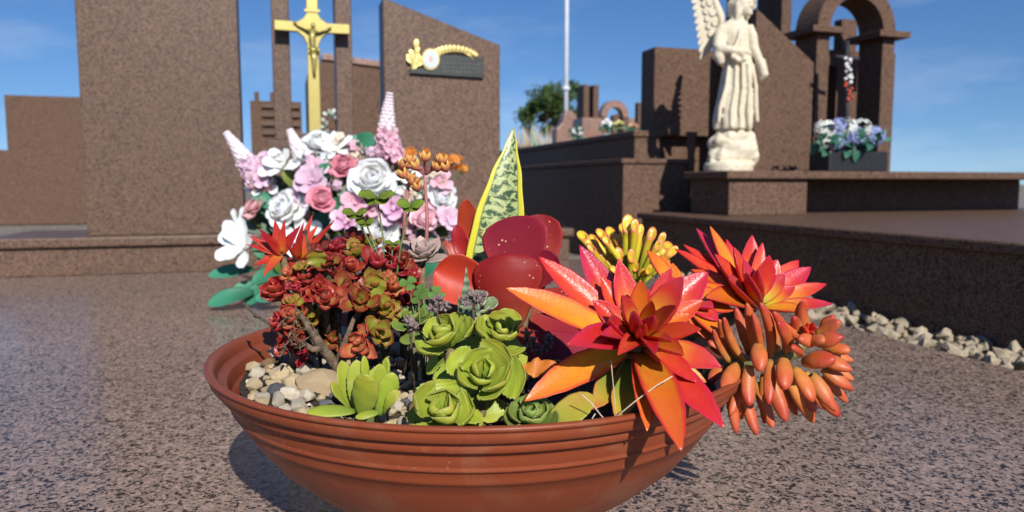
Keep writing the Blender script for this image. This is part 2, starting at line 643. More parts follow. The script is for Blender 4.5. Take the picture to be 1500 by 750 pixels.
for i in range(15):
    t = i / 14
    ang = math.pi * (1.0 - t * .78)
    cx, cy = 668 + 30 * math.cos(ang) - 1 + 6 * t, 86 - 17 * math.sin(ang) + 6 * t
    ox, oy = math.cos(ang) * .7 + .25, -math.sin(ang)
    sz = q.y / F
    ctr = pq(cx, cy, .012)
    dr = (U * ox - V((0, 0, oy))).normalized() * (7.5 - 3 * t) * sz
    mb.leaf(ctr - dr * .7, ctr + dr, -W, 2.6 * sz, .0015, .1, .2, 'round', 8, 4)
mb.tube([pq(668 + 27 * math.cos(math.pi * (1 - t * .09 * .9)) + 4 * t * .1, 87 - 14 * math.sin(math.pi * (1 - t * .09 * .9)) + t * .5, .012) for t in range(10)], .0012, 6)
mb.tube([pq(680, 78, .012), pq(689, 83, .012), pq(694, 90, .012)], [.003, .004, .002], 6)
mb.build('gold_arch', GOLD, root)
def oval(cx, cy, rx, ry, d):
    return [pq(cx + rx * math.cos(2 * math.pi * i / 28), cy + ry * math.sin(2 * math.pi * i / 28), d) for i in range(28)]
mb = MB(); mb.prism(oval(632, 88, 12.5, 15.5, .010), -W * .006); mb.build('portrait_rim', GOLD, root, False, .0008)
Mp = Mat('portrait_picture')
uvn = Mp.n('ShaderNodeTexCoord').outputs['Object']
mp = Mp.n('ShaderNodeVectorMath', operation='LENGTH')
vsub = Mp.n('ShaderNodeVectorMath', operation='MULTIPLY')
Mp.l(uvn, vsub.inputs[0]); vsub.inputs[1].default_value = (95, 0, 62)
Mp.l(vsub.outputs[0], mp.inputs[0])
Mp.l(Mp.ramp(mp.outputs['Value'], [(.55, (.75, .42, .36)), (.7, (.55, .66, .78))]), Mp.b.inputs['Base Color'])
Mp.b.inputs['Roughness'].default_value = .2
mb = MB(); mb.prism(oval(632, 88, 10, 13, .0165), -W * .002)
pc = pq(632, 88, .018)
o_ = mb.build('portrait', Mp.m, None, False, 0, pc); o_.parent = root; o_.location = pc - V(root.location)
mb = MB()
for r_ in range(3):
    for k in range(9):
        x = 650 + k * 6 + rnd(-1, 1); y = 92 + r_ * 6 + (x - 650) * .05
        mb.prism([pq(x, y, .0122), pq(x + rnd(2, 4), y + .3, .0122), pq(x + 3, y + 1.4, .0122), pq(x, y + 1.2, .0122)], -W * .0008)
mb.build('lettering', plain('worn_lettering', (.16, .15, .11), .5, 0), root, False)

# ------------------------------------------------------------------ tombs behind the left headstone
def tomb(name, label, loc, cat='tomb'):
    return thing(name, label, cat, loc)

P = at(452, 200, 3.1); P.z = 0
root = tomb('rear_tomb', 'brown granite tomb with pale top edge behind the brass crucifix', P)
a1 = a_at(640, P); zt = z_at(88, P.y)
mb = MB(); mb.prism([P + U * a + V((0, 0, z)) for a, z in [(0, -.02), (a1, -.02), (a1, zt - .04), (.06, zt), (0, zt - .06)]], W * .3)
mb.build('slab', G_RIGHT, root, False, .004)
mb = MB(); mb.prism([P + U * a + V((0, 0, z)) - W * .012 for a, z in [(.06, zt + .003), (a1, zt - .037), (a1, zt - .012), (.06, zt + .03)]], W * .32)
mb.build('coping', G_PINK, root, False, .004)

P = at(368, 200, 4.2); P.z = 0
root = tomb('rear_tomb', 'weathered brown tomb with two stubby pillars seen left of the crucifix', P)
zt = z_at(147, 4.2); a1 = a_at(446, P)
mb = MB(); mb.box(P, 0, a1, 0, .4, -.02, zt); mb.build('body', G_RIGHT, root, False, .004)
for k, x in enumerate((378, 401)):
    a = a_at(x, P)
    mb = MB(); mb.box(P, a, a + .025, .05, .09, zt, zt + .055); mb.build('pillar', G_RIGHT, root, False, .002)
for k in range(4):
    zz = zt - .04 - k * .05
    mb = MB(); mb.box(P, .06, a1 - .01, -.02, -.001, zz, zz + .02); mb.build('moulding', G_UP, root, False, .002)

P = at(-40, 200, 4.6); P.z = 0
root = tomb('rear_tomb', 'low brown granite tomb with a stepped top at the far left edge', P)
mb = MB(); mb.box(P, 0, .9, 0, .5, -.02, .45); mb.build('body', G_RIGHT, root, False, .005)
mb = MB(); mb.box(P, .15, .75, .1, .3, .45, .8); mb.build('upright', G_RIGHT, root, False, .005)

# small flowerpot between the posts
P = on_u(487, 190, .1)
root = thing('flower_pot', 'small dark pot with white flowers beside the foot of the crucifix', 'flower pot', V((P.x, P.y, .1)))
mb = MB(); mb.lathe((P.x, P.y, .1), [(.001, 0), (.016, 0), (.018, .2), (.02, .29), (.017, .29), (.016, .27), (.001, .27)], 20); mb.build('pot', plain('dark_pot', (.03, .03, .035), .4), root)
mb = MB()
for k in range(14):
    cc = V((P.x + rnd(-.02, .02), P.y + rnd(-.015, .015), .39 + rnd(-.01, .05)))
    mb.leaf(cc, cc + V((rnd(-.02, .02), rnd(-.02, 0), rnd(0, .025))), V((0, -1, .3)), .006, .0008, .1, .2, 'petal', 6, 3)
mb.build('blossom', leafmat('pale_blossom', [(0, (.3, .42, .3)), (1, (.75, .78, .75))], sss=0), root)

# ------------------------------------------------------------------ right-hand tombs
# low wall beside the gravel strip
PW = V((.397, 2.26, 0))
root = tomb('low_wall', 'long low dark granite wall with a flat coping behind the orange succulents', PW, 'wall')
mb = MB(); mb.box(PW, 0, 1.7, -3.0, 0, -.03, .132); mb.build('wall_body', G_RIGHT, root, False, .003)
mb = MB(); mb.box(PW, -.012, 1.712, -3.0, .012, .132, .15); mb.build('coping', G_RIGHT, root, False, .004)

# pedestal under the angel
P2 = V(((1067 - 750) / F * 2.02, 2.02, 0))
zc = z_at(262, 2.02, 1067); zc2 = z_at(250, 2.02, 1067)
root = tomb('tomb', 'brown granite tomb with ledge and slanted wing carrying the white angel', P2)
aP = a_at(1181, P2)
mb = MB(); mb.box(P2, 0, aP, 0, .2, .15, zc); mb.build('pedestal', G_RIGHT, root, False, .003)
mb = MB(); mb.box(P2, aP, 1.25, .16, .8, .15, zc); mb.build('recessed_front', G_RIGHT, root, False, .003)
mb = MB(); mb.box(P2, -.018, 1.27, -.018, .215, zc, zc2); mb.build('ledge', G_RIGHT, root, False, .004)
mb = MB(); mb.box(P2, .14, 1.25, .215, .8, zc, zc2 - .003); mb.build('terrace', G_RIGHT, root, False, .003)
bw = .26
a0, a1 = a_at(1099, P2, bw), a_at(1184, P2, bw)
y0, y1 = (P2 + U * a0 + W * bw).y, (P2 + U * a1 + W * bw).y
z0, z1 = z_at(12, y0, 1100), z_at(92, y1, 1180)
mb = MB(); mb.prism([P2 + W * bw + U * a + V((0, 0, z)) for a, z in [(a0, zc2 - .003), (a1, zc2 - .003), (a1, z1), (a0, z0)]], W * .09)
mb.build('wing_slab', G_RIGHT, root, False, .003)
for (xc, x1, bb, dp) in ((1135, 1149, .62, .11), (1080, 1093, .62, .08)):
    a0 = a_at(xc, P2, bb); a1 = a_at(x1, P2, bb)
    mb = MB(); mb.box(P2, a0, a1, bb, bb + dp * 1.4, zc2 - .003, 1.15); mb.build('post', G_RIGHT, root, False, .003)

# arch tomb
P3 = V(((1187 - 750) / F * 2.42, 2.42, 0))
root = tomb('arch_tomb', 'brown granite tomb with a round arch on square posts, blue flowers before it', P3)
zb = zc2 - .003
zcap = z_at(49, 2.42, 1187)
aw = a_at(1205, P3)
mb = MB(); mb.box(P3, 0, aw, 0, .11, zb, zcap); mb.build('post', G_RIGHT, root, False, .003)
mb = MB(); mb.box(P3, .26, .26 + aw, 0, .11, zb, zcap); mb.build('post', G_RIGHT, root, False, .003)
for a in (0, .26):
    mb = MB(); mb.box(P3, a - .04, a + aw + .035, -.03, .13, zcap, zcap + .02); mb.build('capital', G_RIGHT, root, False, .002)
mb = MB()
zc_ = zcap + .02
ro, ri, ca = (.26 + aw) / 2, (.26 - aw) / 2, (.26 + aw) / 2
out = [(ca + ro * math.cos(math.pi * i / 24), zc_ + ro * math.sin(math.pi * i / 24)) for i in range(25)]
inn = [(ca + ri * math.cos(math.pi * i / 24), zc_ + ri * math.sin(math.pi * i / 24)) for i in range(25)]
for i in range(24):
    mb.prism([P3 + U * a + V((0, 0, z)) for a, z in (out[i], out[i + 1], inn[i + 1], inn[i])], W * .11)
mb.build('arch', G_RIGHT, root, False)
# inner panel with window and a granite cross
bw = .2
x0, x1 = a_at(1196, P3, bw), a_at(1300, P3, bw)
yk = (P3 + W * bw + U * x0).y
w0, w1 = a_at(1202, P3, bw), a_at(1217, P3, bw)
zt, zw1, zw0 = z_at(72, yk, 1200), z_at(96, yk, 1200), z_at(180, yk, 1200)
for (q0, q1, za, zb2) in ((x0, w0, zb, zt), (w1, x1, zb, zt), (w0, w1, zw1, zt), (w0, w1, zb, zw0)):
    mb = MB(); mb.box(P3, q0, q1, bw, bw + .06, za, zb2); mb.build('panel', G_RIGHT, root, False)
xa, xb = a_at(1224, P3, bw), a_at(1246, P3, bw)
mb = MB(); mb.box(P3, xa, xb, bw + .01, bw + .05, zt, z_at(24, yk, 1230)); mb.build('finial', G_RIGHT, root, False, .002)

SILVER = plain('pale_metal', (.6, .6, .62), .3, .8)
Pc = at(1238, 110, 2.3)
root = thing('hanging_ornament', 'dark metal cross with white beads hanging before the arch tomb', 'ornament', V((Pc.x, Pc.y, zb)))
m1 = MB(); m1.tube([at(1240, 250, 2.3), at(1241, 60, 2.3)], .007, 8); m1.build('stem', plain('iron', (.03, .03, .035), .5), root)
m1 = MB(); m1.tube([at(1224, 83, 2.3), at(1258, 86, 2.3)], .006, 8); m1.build('arm', plain('iron_arm', (.05, .05, .06), .5), root)
m1 = MB()
for k in range(22):
    m1.ball(at(1242 + rnd(-5, 5), 86 + k * 1.6 + rnd(-4, 4), 2.28 + rnd(-.01, .01)), rnd(.003, .0065), n=8, m=6, nz=.4, seed=k)
m1.build('beads', plain('white_beads', (.75, .76, .78), .25), root)
m1 = MB()
for k in range(7):
    m1.ball(at(1243 + rnd(-5, 5), 122 + k * 4, 2.28), .0055, n=8, m=6, nz=.4, seed=k)
m1.build('red_flower', plain('red_bits', (.5, .06, .03), .5), root)

# T4: stepped terrace further back
PA = V(((912 - 750) / F * 2.36, 2.36, 0))
zA = z_at(232, 2.36, 912)
root = tomb('stepped_tomb', 'stepped dark brown granite tomb running back beyond the gravel, pale block at its corner', PA)
aA = a_at(1012, PA)
mb = MB(); mb.box(PA, 0, aA, 0, 3.4, -.03, zA - .016); mb.build('lower_tier', G_RIGHT, root, False, .003)
mb = MB(); mb.box(PA, -.01, aA + .01, -.008, 3.41, zA - .016, zA); mb.build('lower_cap', G_RIGHT, root, False, .003)
PB = V(((928 - 750) / F * 2.45, 2.45, 0)); zB = z_at(191, 2.45, 928)
aB = a_at(966, PB)
mb = MB(); mb.box(PB, 0, aB, 0, 3.2, zA, zB - .02); mb.build('upper_tier', G_RIGHT, root, False, .003)
mb = MB(); mb.box(PB, -.008, aB + .008, -.008, 3.21, zB - .02, zB); mb.build('upper_cap', G_RIGHT, root, False, .003)
mb = MB(); mb.box(PB, aB + .001, .5, .1, .9, -.03, zB - .012); mb.build('rear_block', G_RIGHT, root, False, .003)
PC = V(((955 - 750) / F * 2.52, 2.52, 0)); zC = z_at(68, 2.52, 955)
mb = MB(); mb.box(PC, 0, a_at(1125, PC), 0, .1, zB - .012, zC); mb.build('upright_slab', G_RIGHT, root, False, .004)
# little turned baluster in the gap
Pd = at(1013, 195, 2.42)
mb = MB(); mb.lathe((Pd.x, Pd.y, 0), [(.001, .26), (.012, .26), (.012, .34), (.016, .36), (.014, .385), (.019, .39), (.019, .405), (.001, .405)], 16)
mb.build('baluster', G_RIGHT, root)

# ------------------------------------------------------------------ far background things
P = at(835, 205, 6.5); P.z = 0
root = tomb('far_headstone', 'pinkish headstone with curved shoulders in front of the tree', P, 'headstone')
s_ = 6.5 / F
out = [(-21, 40), (-21, -35), (-17, -38), (-12, -44), (-9, -56), (-4, -62), (4, -62), (10, -55), (13, -46), (17, -42), (19, -40), (19, 40)]
zb0 = z_at(215, 6.5)
mb = MB(); mb.prism([P + U * (x * s_) + V((0, 0, zb0 + (-y - 10) * s_)) for x, y in reversed(out)], W * .12)
for i in range(len(mb.v)):
    if mb.v[i][2] < zb0 - .1:
        mb.v[i] = (mb.v[i][0], mb.v[i][1], -.02)
mb.build('slab', G_PINK, root, False, .01)

P = at(853, 205, 5.6); P.z = 0
root = tomb('far_headstone', 'twin posted brown headstone standing right of the pinkish stone', P, 'headstone')
mb = MB(); mb.box(P, 0, a_at(880, P), 0, .2, -.02, z_at(172, 5.6)); mb.build('base', G_PINK, root, False, .006)
for x in (855, 869):
    a = a_at(x, P)
    mb = MB(); mb.box(P, a, a + .045, .02, .16, z_at(172, 5.6), z_at(123, 5.6)); mb.build('post', G_RIGHT, root, False, .004)

P = at(881, 205, 6.0); P.z = 0
root = tomb('far_arch', 'small round granite arch on two columns far behind the stepped tomb', P, 'arch')
a1 = a_at(919, P); t_ = .05
zsp = z_at(170, 6.0); rr = a1 / 2
for a in (0, a1 - t_):
    mb = MB(); mb.box(P, a, a + t_, 0, .08, -.02, zsp); mb.build('column', G_RIGHT, root, False, .004)
mb = MB()
for i in range(20):
    q = []
    for (r2, k) in ((rr, i), (rr, i + 1), (rr - t_, i + 1), (rr - t_, i)):
        an = math.pi * k / 20
        q.append(P + U * (rr + r2 * math.cos(an)) + V((0, 0, zsp + r2 * 1.08 * math.sin(an))))
    mb.prism(q, W * .08)
mb.build('arch', G_PINK, root, False)
P = at(934, 200, 6.2); P.z = 0
root = tomb('far_headstone', 'slim grey post headstone just left of the upright slab', P, 'headstone')
mb = MB(); mb.box(P, 0, .045, 0, .06, -.02, z_at(150, 6.2)); mb.build('post', G_RIGHT, root, False, .004)
mb = MB(); mb.box(P, -.02, .2, -.1, .2, -.02, z_at(185, 6.2)); mb.build('base', G_PINK, root, False, .004)

for (x0, x1, y, Y, lb, m_) in ((898, 912, 166, 7.5, 'small brown headstone seen through the far arch', G_RIGHT), (921, 932, 172, 7.0, 'stub of brown headstone right of the far arch', G_PINK), (742, 757, 214, 8.0, 'low grey brown headstone beside the edge of the right wing', G_RIGHT), (762, 772, 212, 9.0, 'narrow pinkish headstone among the pale grave plants', G_PINK)):
    P = at(x0, 205, Y); P.z = 0
    root = tomb('far_headstone', lb, P, 'headstone')
    a1 = a_at(x1, P); zt = z_at(y, Y)
    mb = MB(); mb.box(P, -.03, a1 + .03, -.05, .2, -.02, zt - .09); mb.build('base', m_, root, False, .004)
    mb = MB(); mb.prism([P + U * a + V((0, 0, z)) for a, z in [(0, zt - .09), (a1, zt - .09), (a1, zt - .02), (a1 * .5, zt), (0, zt - .02)]], W * .08); mb.build('slab', m_, root, False, .004)

# potted grave flowers far away
bits = [(888, 183, 5.4, 'white flowers in a clear vase on a far grave under the arch', (.8, .8, .8)),
        (906, 186, 5.4, 'yellow and white flowers on a far grave under the arch', (.75, .68, .25)),
        (928, 188, 5.4, 'peach flowers on a far grave by the slim grey post', (.6, .35, .2)),
        (845, 195, 5.2, 'small white flowers before the pinkish far headstone', (.75, .75, .75))]
GREEN_D = leafmat('artificial_green', [(0, (.02, .06, .035)), (.5, (.03, .12, .07)), (1, (.045, .16, .095))], rough=.45, sss=0, transl=.15)
for (x, y, Y, lb, cc) in bits:
    P = at(x, y, Y)
    root = thing('grave_flowers', lb, 'flowers', V((P.x, P.y, P.z - .09)))
    mb = MB()
    mb.lathe(P - V((0, 0, .16)), [(.001, 0), (.03, 0), (.035, .1), (.03, .1), (.001, .09)], 14); mb.build('vase', plain('vase_glaze', (.3, .3, .3), .3), root)
    mb = MB()
    for k in range(26):
        d = V((rnd(-1, 1), rnd(-1, 1), rnd(-.3, 1))).normalized()
        mb.leaf(P + d * .012, P + d * rnd(.035, .055), V((0, -1, .4)), .014, .001, .1, .2, 'petal', 6, 3)
    mb.build('blossom', leafmat('far_blossom', [(0, cc), (1, cc)], sss=0), root)
    mb = MB()
    for k in range(10):
        d = V((rnd(-1, 1), rnd(-1, 1), rnd(-.8, .5))).normalized()
        mb.leaf(P, P + d * .07, V((0, -1, .4)), .014, .001, .1, .1, 'lance', 6, 3)
    mb.build('leaves', GREEN_D, root)

# flagpole
P = at(829, 168, 26)
root = thing('flagpole', 'tall pale flagpole rising in front of the distant tree', 'flagpole', V((P.x, P.y, -.02)))
WHITEP = plain('pole_paint', (.62, .68, .74), .35, .0, .08, 3)
mb = MB(); mb.tube([(P.x, P.y, -.02), (P.x, P.y, 12)], [.085, .06], 14); mb.build('pole', WHITEP, root)
mb = MB(); mb.ball(at(829, 130, 26), .15, .15, .1, 12, 8); mb.build('collar', WHITEP, root)

# tree: trunk, limbs and a crown of many small leaves
T0 = at(812, 215, 48)
root = thing('tree', 'round dark green tree far behind the flagpole', 'tree', V((T0.x, T0.y, -.02)))
px = 48 / F
BARK = plain('bark', (.12, .09, .06), .9, 0, .3, 8, .5)
mb = MB()
cz = z_at(165, 48)
mb.tube([(T0.x, T0.y, -.02), (T0.x + .1, T0.y, cz - 2.0), (T0.x, T0.y, cz - .5), (T0.x - .1, T0.y, cz + .8)], [.22, .17, .12, .05], 8)
clumps = []
for i in range(46):
    for _ in range(20):
        dx, dz, dy = rnd(-1, 1), rnd(-1, 1), rnd(-1, 1)
        if dx * dx + dz * dz + dy * dy < 1:
            break
    k = V((T0.x + (dx * 50 + 2) * px, T0.y + dy * 48 * px, cz + (dz * 38 + (4 if abs(dx) < .6 else -6)) * px))
    clumps.append((k, rnd(.3, .75)))
    mb.tube([(T0.x, T0.y, cz - rnd(0, 1.4)), ((T0.x + k.x) / 2, (T0.y + k.y) / 2, (cz - .4 + k.z) / 2), tuple(k)], [.06, .035, .01], 5)
mb.build('trunk', BARK, root)
mb = MB()
for (k, r_) in clumps:
    for i in range(150):
        d = V((random.gauss(0, 1), random.gauss(0, 1), random.gauss(0, .8)))
        d = d.normalized() * r_ * rnd(.3, 1.12)
        q = k + d
        n_ = V((rnd(-1, 1), rnd(-1, .4), rnd(-.2, 1))).normalized()
        t_ = n_.orthogonal().normalized()
        s2 = n_.cross(t_)
        L_, w_ = rnd(.10, .18), rnd(.05, .09)
        o0 = len(mb.v)
        for pp in (q - t_ * L_, q + s2 * w_, q + t_ * L_, q - s2 * w_):
            mb.v.append(tuple(pp)); mb.uv.append((.5, .5))
        mb.f.append((o0, o0 + 1, o0 + 2, o0 + 3))
TREEL = leafmat('tree_foliage', [(0, (.045, .085, .02)), (1, (.06, .11, .025))], rough=.6, mottle=(.10, .13, .03), mot_scale=1.2, mot_amt=.8, bump=0, sss=0, transl=.2)
mb.build('crown', TREEL, root, False, 0, None, False)

# grass-like plants beside the far path
P = at(775, 205, 11)
root = thing('ornamental_plants', 'blurred pale and pink grave plants between the headstone wing and the tree', 'plants', V((P.x, P.y, -.02)))
mb = MB(); m2 = MB()
for i in range(120):
    b = at(748 + rnd(0, 75), 240, 11 + rnd(-.6, .6))
    e = V((b.x + rnd(-.12, .12), b.y, z_at(rnd(180, 215) + abs(b.x / 11 * F - 30) * .15, 11)))
    (mb if i % 3 else m2).leaf((b.x, b.y, 0), e, V((0, -1, .2)), .02, .004, .1, .1, 'lance', 6, 3)
mb.build('grass_blades', leafmat('pale_blades', [(0, (.12, .2, .08)), (1, (.35, .42, .32))], sss=0), root)
m2.build('pink_blades', leafmat('pink_blades', [(0, (.15, .15, .08)), (1, (.5, .26, .2))], sss=0), root)

# blue and white flowers in a pot before the arch tomb
P = at(1222, 228, 2.2)
root = thing('flower_pot', 'dark planter of blue and white hydrangeas before the arch tomb', 'flower pot', P)
m1 = MB(); m1.box(V((P.x, P.y, 0)), -.05, .16, -.04, .05, zc2, P.z + .012); m1.build('pot', plain('dark_planter', (.02, .02, .022), .4), root, False, .004)
HB = leafmat('hydrangea_blue', [(0, (.2, .26, .5)), (1, (.36, .42, .72))], sss=0, rough=.6)
HW = leafmat('hydrangea_white', [(0, (.6, .64, .55)), (1, (.82, .84, .84))], sss=0, rough=.6)
for (x, y, r_, m_) in ((1208, 190, 15, HW), (1225, 207, 15, HB), (1240, 186, 14, HW), (1252, 200, 15, HB), (1228, 185, 12, HB), (1212, 210, 10, HW), (1262, 188, 14, HW), (1280, 200, 15, HB)):
    m1 = MB(); cc = at(x, y, 2.18); rr = r_ * 2.18 / F
    for k in range(60):
        d = V((random.gauss(0, 1), random.gauss(0, 1), random.gauss(0, 1))).normalized()
        for j in range(3):
            t_ = (d.orthogonal().normalized()); t_.rotate(Quaternion(d, j * 2.1 + k))
            m1.leaf(cc + d * rr * .92, cc + d * rr + t_ * rr * .3, d, rr * .14, .0004, .1, .1, 'petal', 4, 3)
    m1.build('hydrangea_head', m_, root)
m1 = MB()
for k in range(26):
    b = at(1195 + rnd(0, 90), 218 + rnd(-14, 4), 2.16 + rnd(0, .05)); d = V((rnd(-1, 1), rnd(-1, .2), rnd(-.6, 1))).normalized()
    m1.leaf(b, b + d * .05, V((0, -1, .6)), .013, .0008, .15, .15, 'lance', 7, 3)
m1.build('leaves', GREEN_D, root)

# ------------------------------------------------------------------ angel statue
YA = 2.13
KA = YA / F
STONE = Mat('angel_stone')
nz = STONE.noise(30, 4, .6)
STONE.l(STONE.mix(STONE.ramp(nz.outputs[0], [(.35, (0, 0, 0)), (.7, (1, 1, 1))]), (.74, .68, .55), (.62, .55, .42)), STONE.b.inputs['Base Color'])
gr = STONE.noise(120, 4, .6)
STONE.l(STONE.mix(STONE.ramp(gr.outputs[0], [(.5, (0, 0, 0)), (.75, (.5, .5, .5))]), STONE.mix(STONE.ramp(nz.outputs[0], [(.35, (0, 0, 0)), (.7, (1, 1, 1))]), (.70, .64, .5), (.6, .53, .39)), (.40, .34, .23)), STONE.b.inputs['Base Color'])
STONE.b.inputs['Roughness'].default_value = .7
STONE.bump(nz.outputs[0], .3, .002)
def A(px, py, d=0.0):
    return at(px + 5 + (px - 1072) * .08, py, YA) + V((0, d * KA, 0))
zfoot = at(1070, 249, YA).z
aroot = thing('angel_statue', 'cream stone angel statue with raised wing standing on the right tomb', 'statue', V((A(1070, 249).x, YA, zc2)))
mb = MB()
rings = [(190, 1069, 27, 23, .08), (178, 1069, 28, 23, .10), (160, 1070, 27, 21, .10), (140, 1072, 25, 20, .09), (120, 1074, 23, 18, .08), (104, 1076, 22, 17, .09), (92, 1077, 20, 15, .07),
         (82, 1076, 18, 14, .05), (72, 1074, 17, 13, .05), (60, 1072, 18, 14, .04), (50, 1071, 20, 15, .03), (42, 1071, 21, 13, .02), (35, 1072, 19, 11, 0), (29, 1074, 11, 8, 0), (23, 1077, 7, 7, 0), (16, 1080, 7, 7, 0)]
rows = []
for (y, x, rx, ry, fo) in rings:
    row = []
    for j in range(56):
        a = 2 * math.pi * j / 56
        q = 1 + fo * (math.sin(5 * a + y * .025) * .6 + math.sin(8 * a + 1.3 - y * .03) * .45)
        row.append(A(x + rx * .92 * q * math.cos(a), y, -ry * q * math.sin(a)))
    rows.append(row)
mb.grid(rows, True, True, True)
# rocky base
for (x, y, r1, r2, r3, sd) in ((1069, 226, 33, 25, 24, 1), (1056, 212, 20, 18, 18, 2), (1083, 210, 19, 18, 18, 3), (1069, 200, 24, 20, 18, 4), (1050, 232, 16, 20, 16, 5), (1088, 232, 15, 20, 16, 6)):
    mb.ball(A(x, y), r1 * KA, r2 * KA, r3 * KA, 22, 14, .35, sd)
mb.lathe(A(1069, 0) * 1 + V((0, 0, zc2 - A(1069, 0).z)), [(.001, 0), (35 * KA, 0), (35 * KA, 10 * KA), (32 * KA, 13 * KA), (.001, 13 * KA)], 30)
# head, face, hair
mb.ball(A(1084, 11, -4), 10.5 * KA, 10.5 * KA, 13.5 * KA, 20, 14)
mb.leaf(A(1090, 7, -13), A(1092.5, 15, -14.5), V((.5, -1, 0)), 2.2 * KA, 2.6 * KA, 0, 0, 'lance', 8, 4)
mb.ball(A(1089, 21.5, -9), 4.2 * KA, 4 * KA, 3.4 * KA, 10, 8)
mb.tube([A(1083, 6, -13.5), A(1088, 5, -14.2), A(1094, 7, -11.5)], [1 * KA, 1.5 * KA, 1 * KA], 6)
mb.ball(A(1090, 18.2, -12), 2.6 * KA, 1.6 * KA, .9 * KA, 8, 6)
for (x0, y0, x1, y1, x2, y2, dd, r_) in ((1082, -3, 1072, 8, 1068, 30, -2, 7), (1082, -3, 1073, 10, 1071, 33, -9, 6), (1086, -4, 1095, 2, 1097, 14, 0, 4.5), (1080, -4, 1070, 6, 1066, 24, 6, 8),
                                        (1084, -5, 1077, -1, 1074, 14, -12, 4.5), (1085, -5, 1093, -2, 1097, 6, -8, 3.5), (1082, 0, 1090, 16, 1086, 30, 8, 6)):
    mb.tube([A(x0, y0, dd), A((x0 + x1) / 2 - 1, (y0 + y1) / 2 - 2, dd), A(x1, y1, dd), A((x1 + x2) / 2 + 1.5, (y1 + y2) / 2, dd), A(x2, y2, dd)], [r_ * .7 * KA, r_ * KA, r_ * KA, r_ * .85 * KA, r_ * .4 * KA], 9)
# arms
mb.tube([A(1055, 39, -2), A(1049, 52, -5), A(1046, 70, -10), A(1048, 74, -14), A(1062, 78, -22), A(1078, 80, -24)], [7 * KA, 8 * KA, 8 * KA, 7.5 * KA, 5.5 * KA, 4 * KA], 12)
mb.tube([A(1048, 72, -10), A(1047, 86, -12), A(1050, 96, -12)], [9 * KA, 8 * KA, 5 * KA], 10)
mb.tube([A(1089, 39, -2), A(1094, 54, -4), A(1096, 72, -6), A(1101, 88, -10), A(1106, 103, -14)], [7 * KA, 7 * KA, 6.5 * KA, 5.5 * KA, 4 * KA], 12)
mb.tube([A(1103, 90, -9), A(1108, 112, -12), A(1104, 118, -8)], [7 * KA, 6 * KA, 4 * KA], 10)
for k in range(4):
    mb.tube([A(1106, 103, -14), A(1107 + k * 1.2, 110, -17 + k), A(1107 + k * 1.0, 116, -15 + k)], [1.7 * KA, 1.5 * KA, 1 * KA], 6)
    mb.tube([A(1077, 79, -24), A(1084, 78 + k * 2, -25), A(1087, 80 + k * 2, -23)], [1.7 * KA, 1.5 * KA, 1 * KA], 6)
for k in range(12):
    mb.ball(A(1070 + rnd(-9, 9), 88 + rnd(-8, 8), -21 + rnd(-3, 3)), 4 * KA, n=8, m=6)
# drapery folds
for (x0, x1, y0, y1, d0) in ((1060, 1045, 95, 182, -12), (1068, 1060, 96, 188, -18), (1076, 1072, 92, 190, -20), (1084, 1084, 95, 188, -18), (1092, 1097, 95, 180, -12), (1055, 1050, 50, 95, -8), (1074, 1066, 45, 80, -15)):
    mb.tube([A(x0, y0, d0), A(x0 * .6 + x1 * .4 + 1.5, y0 * .6 + y1 * .4, d0 - 3), A(x0 * .2 + x1 * .8 - 1, y0 * .25 + y1 * .75, d0 - 5), A(x1, y1, d0 - 5)], [2 * KA, 2.8 * KA, 3.4 * KA, 2.4 * KA], 8)
body = mb.build('body', STONE.m, aroot)
rm = body.modifiers.new('remesh', 'REMESH'); rm.mode = 'VOXEL'; rm.voxel_size = 1.5 * KA; rm.use_smooth_shade = True
def feathers(sgn, name):
    m = MB()
    def G(px, py, d):
        if sgn > 0:
            return A(px, py, d)
        return A(1090 + (1057 - px) * .12, py + 4, d + 8 + (1057 - px) * .8)
    m.tube([G(1058, 46, 12), G(1056, 20, 15), G(1048, -4, 17), G(1032, -28, 19)], [5 * KA, 6 * KA, 5 * KA, 3 * KA], 10)
    for row, (n_, L_, wd_, off) in enumerate(((12, 1.0, 5.2, 0), (9, .52, 5.4, -2.2), (6, .28, 5.6, -4))):
        for i in range(n_):
            t = i / (n_ - 1)
            bx, by = 1057 - 22 * t, 38 - 66 * t
            ex, ey = 1029 - 6 * math.sin(t * 2.2) - 12 * t * t, 84 - 118 * t
            b = G(bx, by, 16 + off)
            e0 = G(ex, ey, 20 + off)
            e = b + (e0 - b) * L_
            m.leaf(b, e, V((.2, -1, .1)), wd_ * KA, 2.2 * KA, -.06, .1, 'round', 10, 5)
    o = m.build(name, STONE.m, aroot)
feathers(1, 'wing')
feathers(-1, 'wing')

# ------------------------------------------------------------------ the bowl
BX, BY, RZ = -.0215, .506, .125
Mt = Mat('terracotta_plastic')
nz = Mt.noise(60, 4, .6); nz2 = Mt.noise(9, 3, .5)
ct = Mt.mix(nz2.outputs[0], (.27, .062, .024), (.20, .044, .018))
sm = Mt.noise(130, 5, .7)
ct = Mt.mix(Mt.ramp(sm.outputs[0], [(.6, (0, 0, 0)), (.78, (.35, .35, .35))]), ct, (.38, .14, .075))
Mt.b.inputs['Specular IOR Level'].default_value = .32
gp = world_pos(Mt)
dust = Mt.noise(22, 6, .7, gp, .6)
ct = Mt.mix(Mt.ramp(dust.outputs[0], [(.52, (0, 0, 0)), (.72, (.45, .45, .45))]), ct, (.30, .15, .09))
spl = Mt.n('ShaderNodeTexVoronoi', i_Scale=260); Mt.l(gp, spl.inputs['Vector'])
spm = Mt.noise(14, 3, .6, gp)
